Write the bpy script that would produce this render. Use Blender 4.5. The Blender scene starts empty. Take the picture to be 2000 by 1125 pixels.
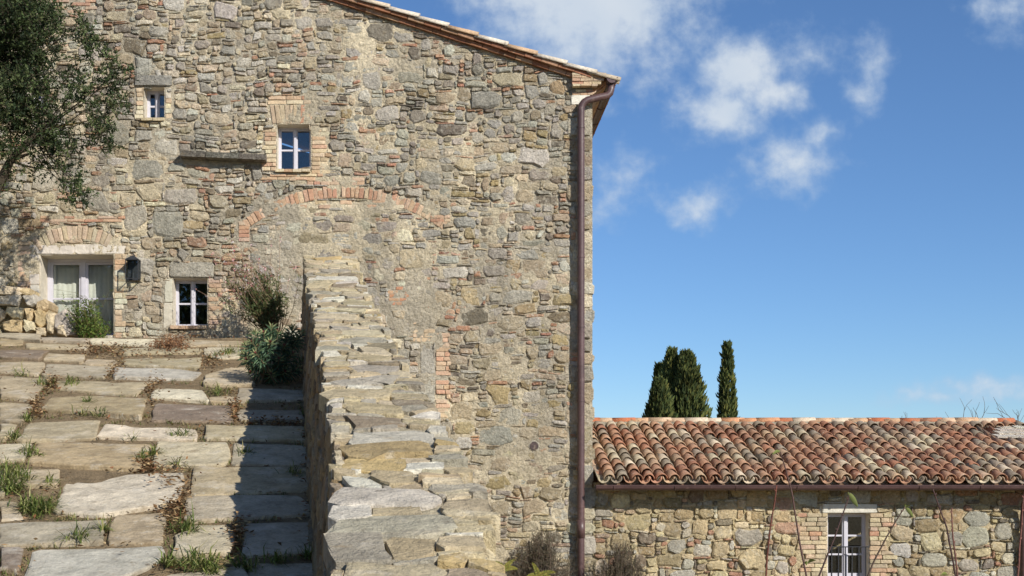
import bpy, math, random
import numpy as np
from mathutils import Vector, Matrix, noise as mnoise

# ------------------------------------------------------------------ camera, sky, sun
F, VX, VY, CZ = 2600.0, 860.0, 950.0, 1.6     # focal length and vanishing point in photo pixels (2000 wide), eye height
D = 20.3                                      # distance of the farmhouse front
SC = bpy.context.scene
COL = SC.collection
cam_d = bpy.data.cameras.new('camera')
cam = bpy.data.objects.new('camera', cam_d)
COL.objects.link(cam)
cam.location = (0, 0, CZ)
cam.rotation_euler = (math.pi / 2, 0, 0)
cam_d.sensor_width = 36
cam_d.lens = F / 2000 * 36
cam_d.shift_x = (1000 - VX) / 2000
cam_d.shift_y = (VY - 562.5) / 2000
cam_d.clip_end = 3000
SC.camera = cam

SUN = Vector((1.08, -1.3, 1.0)).normalized()  # towards the sun
world = bpy.data.worlds.new('World')
SC.world = world
world.use_nodes = True


def build_world():
    nt = world.node_tree
    N, L = nt.nodes, nt.links
    N.clear()
    out = N.new('ShaderNodeOutputWorld')
    bg = N.new('ShaderNodeBackground')
    bg.inputs['Strength'].default_value = 0.117
    sky = N.new('ShaderNodeTexSky')
    sky.sky_type = 'NISHITA'
    sky.sun_disc = False
    sky.sun_elevation = math.asin(SUN.z)
    sky.sun_rotation = math.atan2(SUN.x, SUN.y)
    sky.altitude = 3500
    sky.air_density = 1.4
    sky.dust_density = 2.0
    sky.ozone_density = 7.5
    tc = N.new('ShaderNodeTexCoord')
    sep = N.new('ShaderNodeSeparateXYZ')
    L.new(tc.outputs['Generated'], sep.inputs[0])

    def m(op, a, b=None, c=None):
        n = N.new('ShaderNodeMath')
        n.operation = op
        for i, v in enumerate((a, b, c)):
            if v is None:
                continue
            if isinstance(v, (int, float)):
                n.inputs[i].default_value = v
            else:
                L.new(v, n.inputs[i])
        return n.outputs[0]
    ay = m('MAXIMUM', m('ABSOLUTE', sep.outputs[1]), 0.04)
    u = m('MULTIPLY_ADD', m('DIVIDE', sep.outputs[0], ay), 26.0, 8.6)     # hundreds of pixels
    v = m('MULTIPLY_ADD', m('DIVIDE', sep.outputs[2], ay), -26.0, 9.5)
    comb = N.new('ShaderNodeCombineXYZ')
    L.new(u, comb.inputs[0])
    L.new(v, comb.inputs[1])

    def noise(scale, detail, rough, off=0.0):
        n = N.new('ShaderNodeTexNoise')
        n.inputs['Scale'].default_value = scale
        n.inputs['Detail'].default_value = detail
        n.inputs['Roughness'].default_value = rough
        ad = N.new('ShaderNodeVectorMath')
        ad.operation = 'ADD'
        ad.inputs[1].default_value = (off, off * .7, off * .3)
        L.new(comb.outputs[0], ad.inputs[0])
        L.new(ad.outputs[0], n.inputs['Vector'])
        return n
    # warp the lookup a little so that outlines curl
    wn = noise(1.1, 3, .55, 3.0)
    ws = N.new('ShaderNodeVectorMath')
    ws.operation = 'MULTIPLY_ADD'
    L.new(wn.outputs['Color'], ws.inputs[0])
    ws.inputs[1].default_value = (.7, .7, 0)
    ws.inputs[2].default_value = (-.35, -.35, 0)
    wadd = N.new('ShaderNodeVectorMath')
    L.new(comb.outputs[0], wadd.inputs[0])
    L.new(ws.outputs[0], wadd.inputs[1])
    blobs = [  # centre x, y, half width, half height, weight
        (11.5, .0, 2.9, 2.15, 1.1), (10.6, -.2, 2.1, 1.5, 1.0), (13.0, -.6, 1.8, 1.0, .7),
        (14.45, 1.4, 1.15, .95, 1.15), (14.2, 2.1, 1.0, .8, .95), (15.1, 1.85, .8, .5, .8), (13.4, 1.95, .6, .6, .4),
        (17.05, 1.3, .5, .8, .55), (16.85, 1.85, .45, .55, .45),
        (15.5, 3.15, 1.0, .72, .75), (16.1, 2.75, .45, .55, .6), (14.6, 3.1, .5, .5, .45),
        (13.57, 4.0, .8, .55, .66), (12.2, 3.5, .65, .65, .5), (11.9, 3.95, .75, .55, .42),
        (19.7, .1, .95, .75, .6), (15.6, 1.1, .8, .6, .35), (19.5, 7.5, 1.5, .3, .55), (18.4, 7.75, 1.2, .2, .4),
        (25.0, 3.0, 3.0, 1.6, 1.0), (30.0, 6.5, 3.0, .8, .8), (22.5, 5.2, 1.2, .7, .8), (22.0, -3.0, 3.0, 1.8, 1.0),
        (16.0, -4.5, 2.4, 1.6, 1.0), (6.0, -4.0, 3.0, 2.0, 1.0), (-2.0, -1.5, 3.0, 1.8, 1.0), (-6.0, 4.0, 3.0, 1.4, .9),
        (4.5, 1.5, 1.6, 1.0, .8), (5, -16, 7, 5, 1.0), (20, -18, 6, 5, 1.0), (-10, -14, 6, 5, 1.0), (34, -14, 7, 5, 1.0), (-30, 3, 5, 2.5, 1.0), (50, 2, 6, 3, 1.0), (-55, -10, 16, 9, 1.0), (75, -12, 18, 9, 1.0), (0.0, -8.0, 4.0, 3.0, 1.0), (12.0, -10.0, 4.0, 3.0, 1.0), (-14.0, 0.0, 4.0, 3.0, 1.0), (36, -2, 5, 3, 1.0)]  # most of these lie out of view, added to whiten the sky fill
    cur = None
    for (cx, cy, rx, ry, w) in blobs:
        s = N.new('ShaderNodeVectorMath')
        s.operation = 'MULTIPLY_ADD'
        L.new(wadd.outputs[0], s.inputs[0])
        s.inputs[1].default_value = (1 / rx, 1 / ry, 0)
        s.inputs[2].default_value = (-cx / rx, -cy / ry, 0)
        ln = N.new('ShaderNodeVectorMath')
        ln.operation = 'LENGTH'
        L.new(s.outputs[0], ln.inputs[0])
        b = m('MULTIPLY', m('SUBTRACT', 1.0, ln.outputs['Value']), w)
        cur = b if cur is None else m('SMOOTH_MAX', cur, b, .25)
    fb = noise(1.5, 9, .58)
    dens = m('ADD', cur, m('MULTIPLY', m('SUBTRACT', fb.outputs[0], .5), 1.35))
    mr = N.new('ShaderNodeMapRange')
    mr.interpolation_type = 'SMOOTHSTEP'
    L.new(dens, mr.inputs[0])
    mr.inputs[1].default_value = -.1
    mr.inputs[2].default_value = .86
    mr.inputs[3].default_value = 0
    mr.inputs[4].default_value = .88
    above = N.new('ShaderNodeMapRange')
    L.new(sep.outputs[2], above.inputs[0])
    above.inputs[1].default_value = .0
    above.inputs[2].default_value = .06
    alpha = m('MULTIPLY', mr.outputs[0], above.outputs[0])
    # cloud colour: greyer where thin and in the folds
    ramp = N.new('ShaderNodeMapRange')
    fb2 = noise(.8, 5, .5, 11.0)
    L.new(m('ADD', mr.outputs[0], m('MULTIPLY', m('SUBTRACT', fb2.outputs[0], .5), .9)), ramp.inputs[0])
    ramp.inputs[1].default_value = .1
    ramp.inputs[2].default_value = 1.0
    mixc = N.new('ShaderNodeMix')
    mixc.data_type = 'RGBA'
    L.new(ramp.outputs[0], mixc.inputs['Factor'])
    mixc.inputs['A'].default_value = (3.7, 4.7, 6.0, 1)
    mixc.inputs['B'].default_value = (5.7, 6.2, 6.7, 1)
    mix = N.new('ShaderNodeMix')
    mix.data_type = 'RGBA'
    L.new(alpha, mix.inputs['Factor'])
    L.new(sky.outputs[0], mix.inputs['A'])
    L.new(mixc.outputs['Result'], mix.inputs['B'])
    L.new(mix.outputs['Result'], bg.inputs['Color'])
    L.new(bg.outputs[0], out.inputs[0])


build_world()
sun_d = bpy.data.lights.new('sun', 'SUN')
sun_d.energy = 5.0
sun_d.angle = math.radians(.5)
sun_d.color = (1.0, .95, .87)
sun = bpy.data.objects.new('sun', sun_d)
COL.objects.link(sun)
sun.location = (10, -10, 20)
sun.rotation_euler = (-SUN).to_track_quat('-Z', 'Y').to_euler()
SC.view_settings.view_transform = 'Standard'
SC.view_settings.look = 'None'
SC.view_settings.exposure = 0.1
SC.view_settings.gamma = 1.0
SC.cycles.max_bounces = 6
SC.cycles.transparent_max_bounces = 8

# ------------------------------------------------------------------ helpers
rng = random.Random(11)
U = rng.uniform


def lin(r, g, b):
    return tuple(((c / 255) / 12.92 if c / 255 <= .04045 else ((c / 255 + .055) / 1.055) ** 2.4) for c in (r, g, b))


def vary(c, k=.1, h=.03, r=rng):
    s = 1 + r.uniform(-k, k)
    return tuple(max(0.002, x * s * (1 + r.uniform(-h, h))) for x in c)


def fx(px): return (px - VX) * D / F
def fz(py): return CZ + (VY - py) * D / F
def W(px, py, y): return Vector(((px - VX) * y / F, y, CZ + (VY - py) * y / F))


PSL, PA, PX = 0.265, -1.31, -0.1115           # path: slope, height at y=0, sideways drift


def path_pt(px, py):
    t = (CZ - PA) / (PSL - (VY - py) / F)
    return Vector(((px - VX) / F * t, t, PA + PSL * t))


def path_z(y): return PA + PSL * y


WORLD_LOC = {}


def place(o, origin, parent):
    o.parent = parent
    p = WORLD_LOC[parent.name] if parent else Vector((0, 0, 0))
    o.location = Vector(origin) - p
    WORLD_LOC[o.name] = Vector(origin)


def props(o, label=None, cat=None, group=None, kind=None):
    if label: o['label'] = label
    if cat: o['category'] = cat
    if group: o['group'] = group
    if kind: o['kind'] = kind
    return o


def empty(name, loc, label, cat, group=None, kind=None):
    o = bpy.data.objects.new(name, None)
    COL.objects.link(o)
    o.empty_display_size = .2
    place(o, loc, None)
    return props(o, label, cat, group, kind)


class Bag:
    def __init__(self):
        self.v, self.f, self.c = [], [], []

    def add(self, vs, fs, col):
        n = len(self.v)
        self.v.extend([tuple(p) for p in vs])
        self.f.extend([tuple(i + n for i in f) for f in fs])
        self.c.extend([col] * len(vs))

    def box(self, a, b, col, jit=0.0):
        (x0, y0, z0), (x1, y1, z1) = a, b
        vs = [(x0, y0, z0), (x1, y0, z0), (x1, y1, z0), (x0, y1, z0), (x0, y0, z1), (x1, y0, z1), (x1, y1, z1), (x0, y1, z1)]
        if jit:
            vs = [tuple(c + U(-jit, jit) for c in p) for p in vs]
        self.add(vs, [(0, 3, 2, 1), (4, 5, 6, 7), (0, 1, 5, 4), (1, 2, 6, 5), (2, 3, 7, 6), (3, 0, 4, 7)], col)

    def tube(self, pts, rad, n=8, col=(.5, .5, .5), cap=True):
        pts = [Vector(p) for p in pts]
        rs = rad if isinstance(rad, (list, tuple)) else [rad] * len(pts)
        up = None
        vs, fs = [], []
        for i, p in enumerate(pts):
            d = (pts[min(i + 1, len(pts) - 1)] - pts[max(i - 1, 0)])
            d = d.normalized() if d.length > 1e-9 else Vector((0, 0, 1))
            if up is None:
                up = d.orthogonal().normalized()
            a = (up - d * up.dot(d))
            a = a.normalized() if a.length > 1e-6 else d.orthogonal().normalized()
            up = a
            b = d.cross(a)
            for k in range(n):
                t = 2 * math.pi * k / n
                vs.append(p + (a * math.cos(t) + b * math.sin(t)) * rs[i])
        for i in range(len(pts) - 1):
            for k in range(n):
                k2 = (k + 1) % n
                fs.append((i * n + k, i * n + k2, (i + 1) * n + k2, (i + 1) * n + k))
        if cap:
            fs.append(tuple(range(n - 1, -1, -1)))
            fs.append(tuple((len(pts) - 1) * n + k for k in range(n)))
        self.add(vs, fs, col)

    def leaf(self, p, d, nrm, L, Wd, col, fold=.25, droop=0.0):
        s = d.cross(nrm)
        s = s.normalized() if s.length > 1e-6 else d.orthogonal().normalized()
        n = s.cross(d).normalized()
        mid = p + d * (L * .5)
        tip = p + d * L - n * (L * droop)
        self.add([p, mid + s * Wd * .5 + n * Wd * fold, tip, mid - s * Wd * .5 + n * Wd * fold], [(0, 1, 2), (0, 2, 3)], col)

    def build(self, name, mat, parent=None, origin=(0, 0, 0), smooth=False, kind=None):
        me = bpy.data.meshes.new(name)
        o3 = np.array(origin, dtype=float)
        v = np.array(self.v, dtype=float).reshape(-1, 3) - o3
        me.from_pydata(v.tolist(), [], self.f)
        at = me.color_attributes.new('tint', 'FLOAT_COLOR', 'POINT')
        ca = np.ones((len(self.v), 4), dtype=np.float32)
        ca[:, :3] = np.array(self.c, dtype=np.float32).reshape(-1, 3)
        at.data.foreach_set('color', ca.ravel())
        me.materials.append(mat)
        if smooth:
            me.polygons.foreach_set('use_smooth', [True] * len(me.polygons))
        me.update()
        ob = bpy.data.objects.new(name, me)
        COL.objects.link(ob)
        place(ob, origin, parent)
        if kind: ob['kind'] = kind
        return ob

    def center(self):
        v = np.array(self.v)
        return tuple((v.min(0) + v.max(0)) / 2)


def rdir(r=rng):
    z = r.uniform(-1, 1)
    t = r.uniform(0, 2 * math.pi)
    s = math.sqrt(1 - z * z)
    return Vector((s * math.cos(t), s * math.sin(t), z))


# ------------------------------------------------------------------ materials
def material(name, rough=.9, noises=(), spots=(), bump=(), spec=.25, tint=True, base=(.5, .5, .5), metal=0.0, translucent=0.0, streak=None):
    """noises: (scale, detail, low, high) multiply; spots: (scale, lo, hi, colour, amount); bump: (scale, detail, strength, distance)"""
    mt = bpy.data.materials.new(name)
    mt.use_nodes = True
    nt = mt.node_tree
    N, L = nt.nodes, nt.links
    pb = N['Principled BSDF']
    pb.inputs['Roughness'].default_value = rough
    pb.inputs['Specular IOR Level'].default_value = spec
    pb.inputs['Metallic'].default_value = metal
    geo = N.new('ShaderNodeNewGeometry')
    if tint:
        a = N.new('ShaderNodeAttribute')
        a.attribute_name = 'tint'
        col = a.outputs['Color']
    else:
        rgb = N.new('ShaderNodeRGB')
        rgb.outputs[0].default_value = (*base, 1)
        col = rgb.outputs[0]

    def nz(scale, detail, off, rough=.6):
        n = N.new('ShaderNodeTexNoise')
        n.inputs['Scale'].default_value = scale
        n.inputs['Detail'].default_value = detail
        n.inputs['Roughness'].default_value = rough
        ad = N.new('ShaderNodeVectorMath')
        ad.inputs[1].default_value = (off * 3.1, off * 1.7, off * 2.3)
        L.new(geo.outputs['Position'], ad.inputs[0])
        L.new(ad.outputs[0], n.inputs['Vector'])
        return n.outputs[0]
    if streak:
        vm = N.new('ShaderNodeVectorMath')
        vm.operation = 'MULTIPLY'
        vm.inputs[1].default_value = (streak[0], streak[0], streak[1])
        L.new(geo.outputs['Position'], vm.inputs[0])
        n = N.new('ShaderNodeTexNoise')
        n.inputs['Scale'].default_value = 1.0
        n.inputs['Detail'].default_value = 5
        L.new(vm.outputs[0], n.inputs['Vector'])
        mr = N.new('ShaderNodeMapRange')
        L.new(n.outputs[0], mr.inputs[0])
        mr.inputs[1].default_value = .34
        mr.inputs[2].default_value = .64
        mr.inputs[3].default_value = streak[2]
        mr.inputs[4].default_value = streak[3]
        mx = N.new('ShaderNodeVectorMath')
        mx.operation = 'SCALE'
        L.new(col, mx.inputs[0])
        L.new(mr.outputs[0], mx.inputs['Scale'])
        col = mx.outputs[0]
    k = 0
    for (sc, de, lo, hi) in noises:
        k += 1
        mr = N.new('ShaderNodeMapRange')
        L.new(nz(sc, de, k * 1.37), mr.inputs[0])
        mr.inputs[1].default_value = .28
        mr.inputs[2].default_value = .72
        mr.inputs[3].default_value = lo
        mr.inputs[4].default_value = hi
        mx = N.new('ShaderNodeVectorMath')
        mx.operation = 'SCALE'
        L.new(col, mx.inputs[0])
        L.new(mr.outputs[0], mx.inputs['Scale'])
        col = mx.outputs[0]
    for (sc, lo, hi, c, amt) in spots:
        k += 1
        mr = N.new('ShaderNodeMapRange')
        L.new(nz(sc, 5, k * 1.91, .65), mr.inputs[0])
        mr.inputs[1].default_value = lo
        mr.inputs[2].default_value = hi
        mr.inputs[3].default_value = 0
        mr.inputs[4].default_value = amt
        mx = N.new('ShaderNodeMix')
        mx.data_type = 'RGBA'
        L.new(mr.outputs[0], mx.inputs['Factor'])
        L.new(col, mx.inputs['A'])
        mx.inputs['B'].default_value = (*c, 1)
        col = mx.outputs['Result']
    L.new(col, pb.inputs['Base Color'])
    prev = None
    for (sc, de, st, di) in bump:
        k += 1
        b = N.new('ShaderNodeBump')
        b.inputs['Strength'].default_value = st
        b.inputs['Distance'].default_value = di
        L.new(nz(sc, de, k * .77, .65), b.inputs['Height'])
        if prev is not None:
            L.new(prev, b.inputs['Normal'])
        prev = b.outputs[0]
    if prev is not None:
        L.new(prev, pb.inputs['Normal'])
    if translucent:
        tr = N.new('ShaderNodeBsdfTranslucent')
        L.new(col, tr.inputs['Color'])
        mx = N.new('ShaderNodeMixShader')
        mx.inputs[0].default_value = translucent
        L.new(pb.outputs[0], mx.inputs[1])
        L.new(tr.outputs[0], mx.inputs[2])
        L.new(mx.outputs[0], N['Material Output'].inputs['Surface'])
    return mt


M = {}
M['rubble'] = material('rubble_stone', .93, [(.6, 3, .98, 1.36), (8, 6, .8, 1.14), (26, 5, .7, 1.22)],
                       [(13, .54, .66, lin(212, 204, 184), .6), (22, .61, .7, lin(96, 86, 72), .55), (7, .6, .74, lin(186, 162, 116), .35)],
                       [(24, 7, 1.0, .075), (80, 4, .8, .02)], streak=(1.9, .42, .86, 1.16))
M['mortar'] = material('lime_mortar', .96, [(.8, 3, .94, 1.2), (7, 6, .8, 1.12), (30, 5, .72, 1.2)],
                       [(9, .56, .7, lin(166, 156, 138), .6), (26, .62, .7, lin(112, 100, 84), .55)],
                       [(20, 7, 1.0, .08), (80, 4, .8, .02)], streak=(1.9, .42, .88, 1.14))
M['brick'] = material('old_brick', .93, [(8, 4, .78, 1.15), (40, 4, .75, 1.2)],
                      [(18, .57, .7, lin(190, 172, 145), .55), (26, .63, .72, lin(88, 66, 52), .5)], [(40, 5, .7, .02)])
M['slab'] = material('paving_sandstone', .9, [(1.3, 4, .78, 1.16), (6, 7, .68, 1.18), (40, 6, .78, 1.16)],
                     [(3.5, .54, .7, lin(214, 206, 190), .45), (7, .57, .7, lin(128, 110, 84), .55), (24, .61, .7, lin(84, 74, 60), .5), (15, .62, .7, lin(206, 204, 190), .5)],
                     [(9, 7, .55, .06), (60, 5, .5, .012)])
M['cap'] = material('wall_sandstone', .92, [(1.8, 4, .8, 1.16), (9, 6, .7, 1.18), (55, 5, .8, 1.14)],
                    [(7, .58, .7, lin(214, 203, 182), .5), (12, .6, .7, lin(120, 108, 92), .5), (34, .64, .74, lin(70, 58, 44), .45), (5, .62, .76, lin(176, 136, 70), .35)],
                    [(10, 7, .8, .07), (55, 5, .7, .02)])
M['soil'] = material('joint_soil', .98, [(5, 5, .6, 1.25), (60, 5, .55, 1.3)], [(25, .58, .66, lin(140, 118, 86), .7)], [(30, 6, 1.0, .05)], tint=False, base=lin(150, 130, 100))
M['ground'] = material('dry_ground', .98, [(.4, 5, .7, 1.2), (6, 5, .7, 1.2)], [(2, .5, .62, lin(92, 100, 52), .8)], [(12, 6, .8, .05)], tint=False, base=lin(132, 112, 78))
M['tile'] = material('clay_tile', .9, [(5, 4, .75, 1.12), (30, 5, .66, 1.2)],
                     [(1.7, .5, .68, lin(126, 112, 92), .5), (9, .57, .7, lin(205, 188, 165), .5), (13, .6, .7, lin(92, 84, 72), .65), (40, .64, .72, lin(60, 56, 48), .5), (6, .66, .76, lin(170, 150, 80), .5)],
                     [(45, 5, .6, .012)])
M['copper'] = material('brown_painted_metal', .42, [(2.2, 5, .72, 1.22), (26, 5, .8, 1.15)], [(9, .6, .72, lin(146, 126, 116), .4)], [(7, 3, .12, .03)], spec=.5, tint=False, base=lin(90, 68, 66))
M['iron'] = material('dark_iron', .55, [(30, 3, .8, 1.2)], [], [], spec=.5, tint=False, base=lin(46, 48, 52))
M['frame'] = material('painted_wood', .5, [(12, 4, .93, 1.05)], [], [(60, 3, .1, .003)], spec=.4, tint=False, base=lin(198, 195, 202))
M['curtain'] = material('curtain', .95, [(5, 3, .9, 1.05)], [], [], tint=False, base=lin(226, 222, 210))
M['plaster'] = material('plaster', .95, [(2, 4, .85, 1.08), (14, 5, .85, 1.08)], [(8, .6, .72, lin(150, 140, 125), .5)], [(16, 6, .6, .03)])
M['bark'] = material('bark', .95, [(14, 5, .7, 1.25)], [], [(30, 4, .6, .02)])
M['leaf'] = material('foliage', .62, [(1.2, 3, .8, 1.2), (9, 2, .85, 1.15)], [], [], spec=.18, translucent=.18)
M['cypress'] = material('cypress_foliage', .8, [(.9, 4, .65, 1.3), (5, 3, .8, 1.2)], [], [], spec=.15, translucent=.1)
M['litter'] = material('dry_leaf', .9, [(9, 3, .8, 1.2)], [], [], spec=.15, translucent=.1)
M['wood'] = material('old_wood', .9, [(3, 4, .8, 1.15), (40, 4, .8, 1.15)], [], [(25, 4, .5, .02)])

gl = bpy.data.materials.new('window_glass')
gl.use_nodes = True
_n, _l = gl.node_tree.nodes, gl.node_tree.links
_n.clear()
_o = _n.new('ShaderNodeOutputMaterial')
_t = _n.new('ShaderNodeBsdfTransparent')
_t.inputs[0].default_value = (.94, .96, .95, 1)
_g = _n.new('ShaderNodeBsdfGlossy')
_g.inputs['Roughness'].default_value = .015
_m = _n.new('ShaderNodeMixShader')
_m.inputs[0].default_value = .085
_l.new(_t.outputs[0], _m.inputs[1])
_l.new(_g.outputs[0], _m.inputs[2])
_l.new(_m.outputs[0], _o.inputs[0])
M['glass'] = gl
M['lantern_glass'] = gl.copy()
M['lantern_glass'].node_tree.nodes['Mix Shader'].inputs[0].default_value = .035

GREY = [lin(179, 171, 154), lin(191, 184, 168), lin(162, 153, 137), lin(172, 166, 152)]
TAN = [lin(187, 170, 142), lin(196, 180, 152), lin(175, 159, 132)]
OCHRE = [lin(178, 158, 118), lin(170, 152, 118), lin(184, 165, 126)]
BROWN = [lin(142, 128, 108), lin(130, 120, 105)]
PALE = [lin(204, 196, 174), lin(212, 200, 172)]
BRICK = [lin(188, 148, 120), lin(180, 138, 112), lin(194, 160, 132), lin(194, 170, 144), lin(188, 164, 138)]
BRICKP = [lin(202, 180, 148), lin(196, 170, 138), lin(190, 158, 128), lin(208, 192, 160)]


def pick(weights, r=rng):
    t = r.uniform(0, sum(w for w, _ in weights))
    for w, p in weights:
        t -= w
        if t <= 0:
            return r.choice(p)
    return r.choice(weights[-1][1])


# ------------------------------------------------------------------ masonry generator
def rect_poly(x0, z0, x1, z1, r=rng, lo=.12, hi=.4, jit=.06):
    w, h = x1 - x0, z1 - z0
    m = min(w, h)
    pts = []
    for (cx, cz, ax, az, bx, bz) in ((x0, z0, 0, 1, 1, 0), (x1, z0, -1, 0, 0, 1), (x1, z1, 0, -1, -1, 0), (x0, z1, 1, 0, 0, -1)):
        ra, rb = r.uniform(lo, hi) * m, r.uniform(lo, hi) * m
        pts.append((cx + ax * ra, cz + az * ra))
        pts.append((cx + bx * rb, cz + bz * rb))
        L = (w if bx else h)
        if L > 1.5 * m:
            pts.append((cx + bx * L * r.uniform(.4, .6), cz + bz * L * r.uniform(.4, .6)))
    k = jit * m
    return [(p[0] + r.uniform(-k, k), p[1] + r.uniform(-k, k)) for p in pts]


def stone3d(bag, poly, mapf, out, col, r=rng, edge=.3, back=.06, tilt=.0, shrink=.8, rough=.12):
    n = len(poly)
    cx = sum(p[0] for p in poly) / n
    cz = sum(p[1] for p in poly) / n
    ta, tb = r.uniform(-tilt, tilt), r.uniform(-tilt, tilt)

    def dep(p, base):
        return base + (p[0] - cx) * ta + (p[1] - cz) * tb
    R0 = [mapf(p[0], p[1], -back) for p in poly]
    R1 = [mapf(p[0], p[1], dep(p, out * edge * r.uniform(.6, 1.3))) for p in poly]
    q = [(cx + (p[0] - cx) * shrink * r.uniform(.93, 1.05), cz + (p[1] - cz) * shrink * r.uniform(.93, 1.05)) for p in poly]
    R2 = [mapf(p[0], p[1], dep(p, out * (1 + r.uniform(-rough, rough)))) for p in q]
    C = mapf(cx, cz, out * (1 + r.uniform(-rough, rough) + .1))
    fs = []
    for k in range(n):
        j = (k + 1) % n
        fs.append((k, j, n + j, n + k))
        fs.append((n + k, n + j, 2 * n + j, 2 * n + k))
        fs.append((2 * n + k, 2 * n + j, 3 * n))
    bag.add(R0 + R1 + R2 + [C], fs, col)


def warp(x, z, amp=.03):
    a = mnoise.noise_vector(Vector((x * .8, 3.3, z * .8))) * (amp * 2.4)
    b = mnoise.noise_vector(Vector((x * 2.6, 7.7, z * 2.6))) * (amp * 1.3)
    c = mnoise.noise_vector(Vector((x * 7.0, 1.7, z * 7.0))) * (amp * .42)
    return x + a.x * .6 + b.x + c.x, z + a.z + b.z + c.z


def pack(nx, nz, occ, phases, fill, r=rng):
    """phases: list of (tries, picker(ix,iz)->(w,h) or None); fill(ix,iz)->(w,h). returns rectangles in cells"""
    res = []
    for tries, pk in phases:
        for _ in range(tries):
            ix, iz = r.randrange(nx), r.randrange(nz)
            if occ[iz, ix]:
                continue
            wh = pk(ix, iz)
            if not wh:
                continue
            w, h = wh
            if ix + w > nx or iz + h > nz or occ[iz:iz + h, ix:ix + w].any():
                continue
            occ[iz:iz + h, ix:ix + w] = True
            res.append((ix, iz, w, h))
    for iz in range(nz):
        row = occ[iz]
        for ix in range(nx):
            if row[ix]:
                continue
            w, h = fill(ix, iz)
            k = 1
            while k < w and ix + k < nx and not row[ix + k]:
                k += 1
            if k < w and k == 1 and w > 2:
                pass
            j = 1
            while j < h and iz + j < nz and not occ[iz + j, ix:ix + k].any():
                j += 1
            occ[iz:iz + j, ix:ix + k] = True
            res.append((ix, iz, k, j))
    return res


def vnoise(xs, zs, scale, seed):
    """smooth value noise on a grid of coordinates (numpy)"""
    rs = np.random.RandomState(seed)
    T = rs.rand(257, 257)
    x, z = xs * scale + 500.0, zs * scale + 500.0
    xi, zi = np.floor(x).astype(int), np.floor(z).astype(int)
    a, b = x - xi, z - zi
    a, b = a * a * (3 - 2 * a), b * b * (3 - 2 * b)
    g = lambda i, j: T[j % 256, i % 256]
    return (g(xi, zi) * (1 - a) + g(xi + 1, zi) * a) * (1 - b) + (g(xi, zi + 1) * (1 - a) + g(xi + 1, zi + 1) * a) * b


def fbm(xs, zs, scale, seed, octv=4):
    s, w, t = 0, 1.0, 0
    for i in range(octv):
        s = s + w * vnoise(xs, zs, scale * 2 ** i, seed + i)
        t += w
        w *= .5
    return s / t


def in_poly(x, y, P):
    c = False
    j = len(P) - 1
    for i in range(len(P)):
        if (P[i][1] > y) != (P[j][1] > y) and x < (P[j][0] - P[i][0]) * (y - P[i][1]) / (P[j][1] - P[i][1]) + P[i][0]:
            c = not c
        j = i
    return c


def split_pieces(pieces, parent, mat, name, stuff_name, limit=300, smooth=False):
    """pieces: (size, bag). The largest become objects of their own, the rest one joined part"""
    pieces.sort(key=lambda t: -t[0])
    for s, b in pieces[:limit]:
        b.build(name, mat, parent, b.center(), smooth)
    rest = pieces[limit:]
    if rest:
        J = Bag()
        for s, b in rest:
            n = len(J.v)
            J.v.extend(b.v)
            J.f.extend([tuple(i + n for i in f) for f in b.f])
            J.c.extend(b.c)
        J.build(stuff_name, mat, parent, WORLD_LOC[parent.name], smooth, kind='stuff')


#@@SECTION ground
GZ = -1.2
g = Bag()
g.add([(-1500, -600, GZ), (1500, -600, GZ), (1500, 2500, GZ), (-1500, 2500, GZ)], [(0, 1, 2, 3)], (.3, .3, .3))
props(g.build('ground', M['ground']), kind='structure')
#@@SECTION farmhouse
house = empty('stone_farmhouse', (fx(600), D, GZ), 'tall old rubble-stone farmhouse with patched brick arches and small pale windows', 'house')
XR = fx(1157)                     # right corner
RS = .317                         # roof slope
XRIDGE = -5.2


def wall_top(x):
    """underside of the verge bricks"""
    z = fz(0) - RS * (x - fx(634))
    if x < XRIDGE:
        z = fz(0) - RS * (XRIDGE - fx(634)) - RS * (XRIDGE - x)
    return z


GC = .03
OX, OZ = -9.4, -.2
NXC, NZC = int((XR - OX) / GC), int((11.0 - OZ) / GC)
occ = np.zeros((NZC, NXC), bool)


def cellr(px0, py0, px1, py1):
    return (max(0, int(round((fx(px0) - OX) / GC))), max(0, int(round((fz(py1) - OZ) / GC))),
            int(round((fx(px1) - OX) / GC)), int(round((fz(py0) - OZ) / GC)))


def block(px0, py0, px1, py1):
    a, b, c, d = cellr(px0, py0, px1, py1)
    occ[b:d, a:c] = True


# openings: name -> pixel rectangle, reveal depth
OPEN = {'small': (282, 170, 321, 231, .2), 'middle': (541, 243, 607, 331, .2), 'lower': (338, 543, 405, 636, .22), 'door': (78, 497, 222, 690, .38), 'hidden': (58, 158, 94, 216, .2)}
for k, (a, b, c, d, _) in OPEN.items():
    block(a, b, c, d)
mortar_lo = []                    # features with their own bricks keep the mortar back

# above the verge: not wall
for ix in range(NXC):
    zt = wall_top(OX + (ix + .5) * GC)
    occ[max(0, int((zt - OZ) / GC)):, ix] = True

fw = lambda u, v, d: (u, D - d, v)


def brick_piece(bag, x0, z0, x1, z1, col, out, r=rng, hi=.16):
    stone3d(bag, rect_poly(x0, z0, x1, z1, r, .04, hi, .05), fw, out, col, r, edge=.75, back=.06, shrink=.86, rough=.08)


FEATURES = []                     # (part name, mat key, list of bags)


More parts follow.
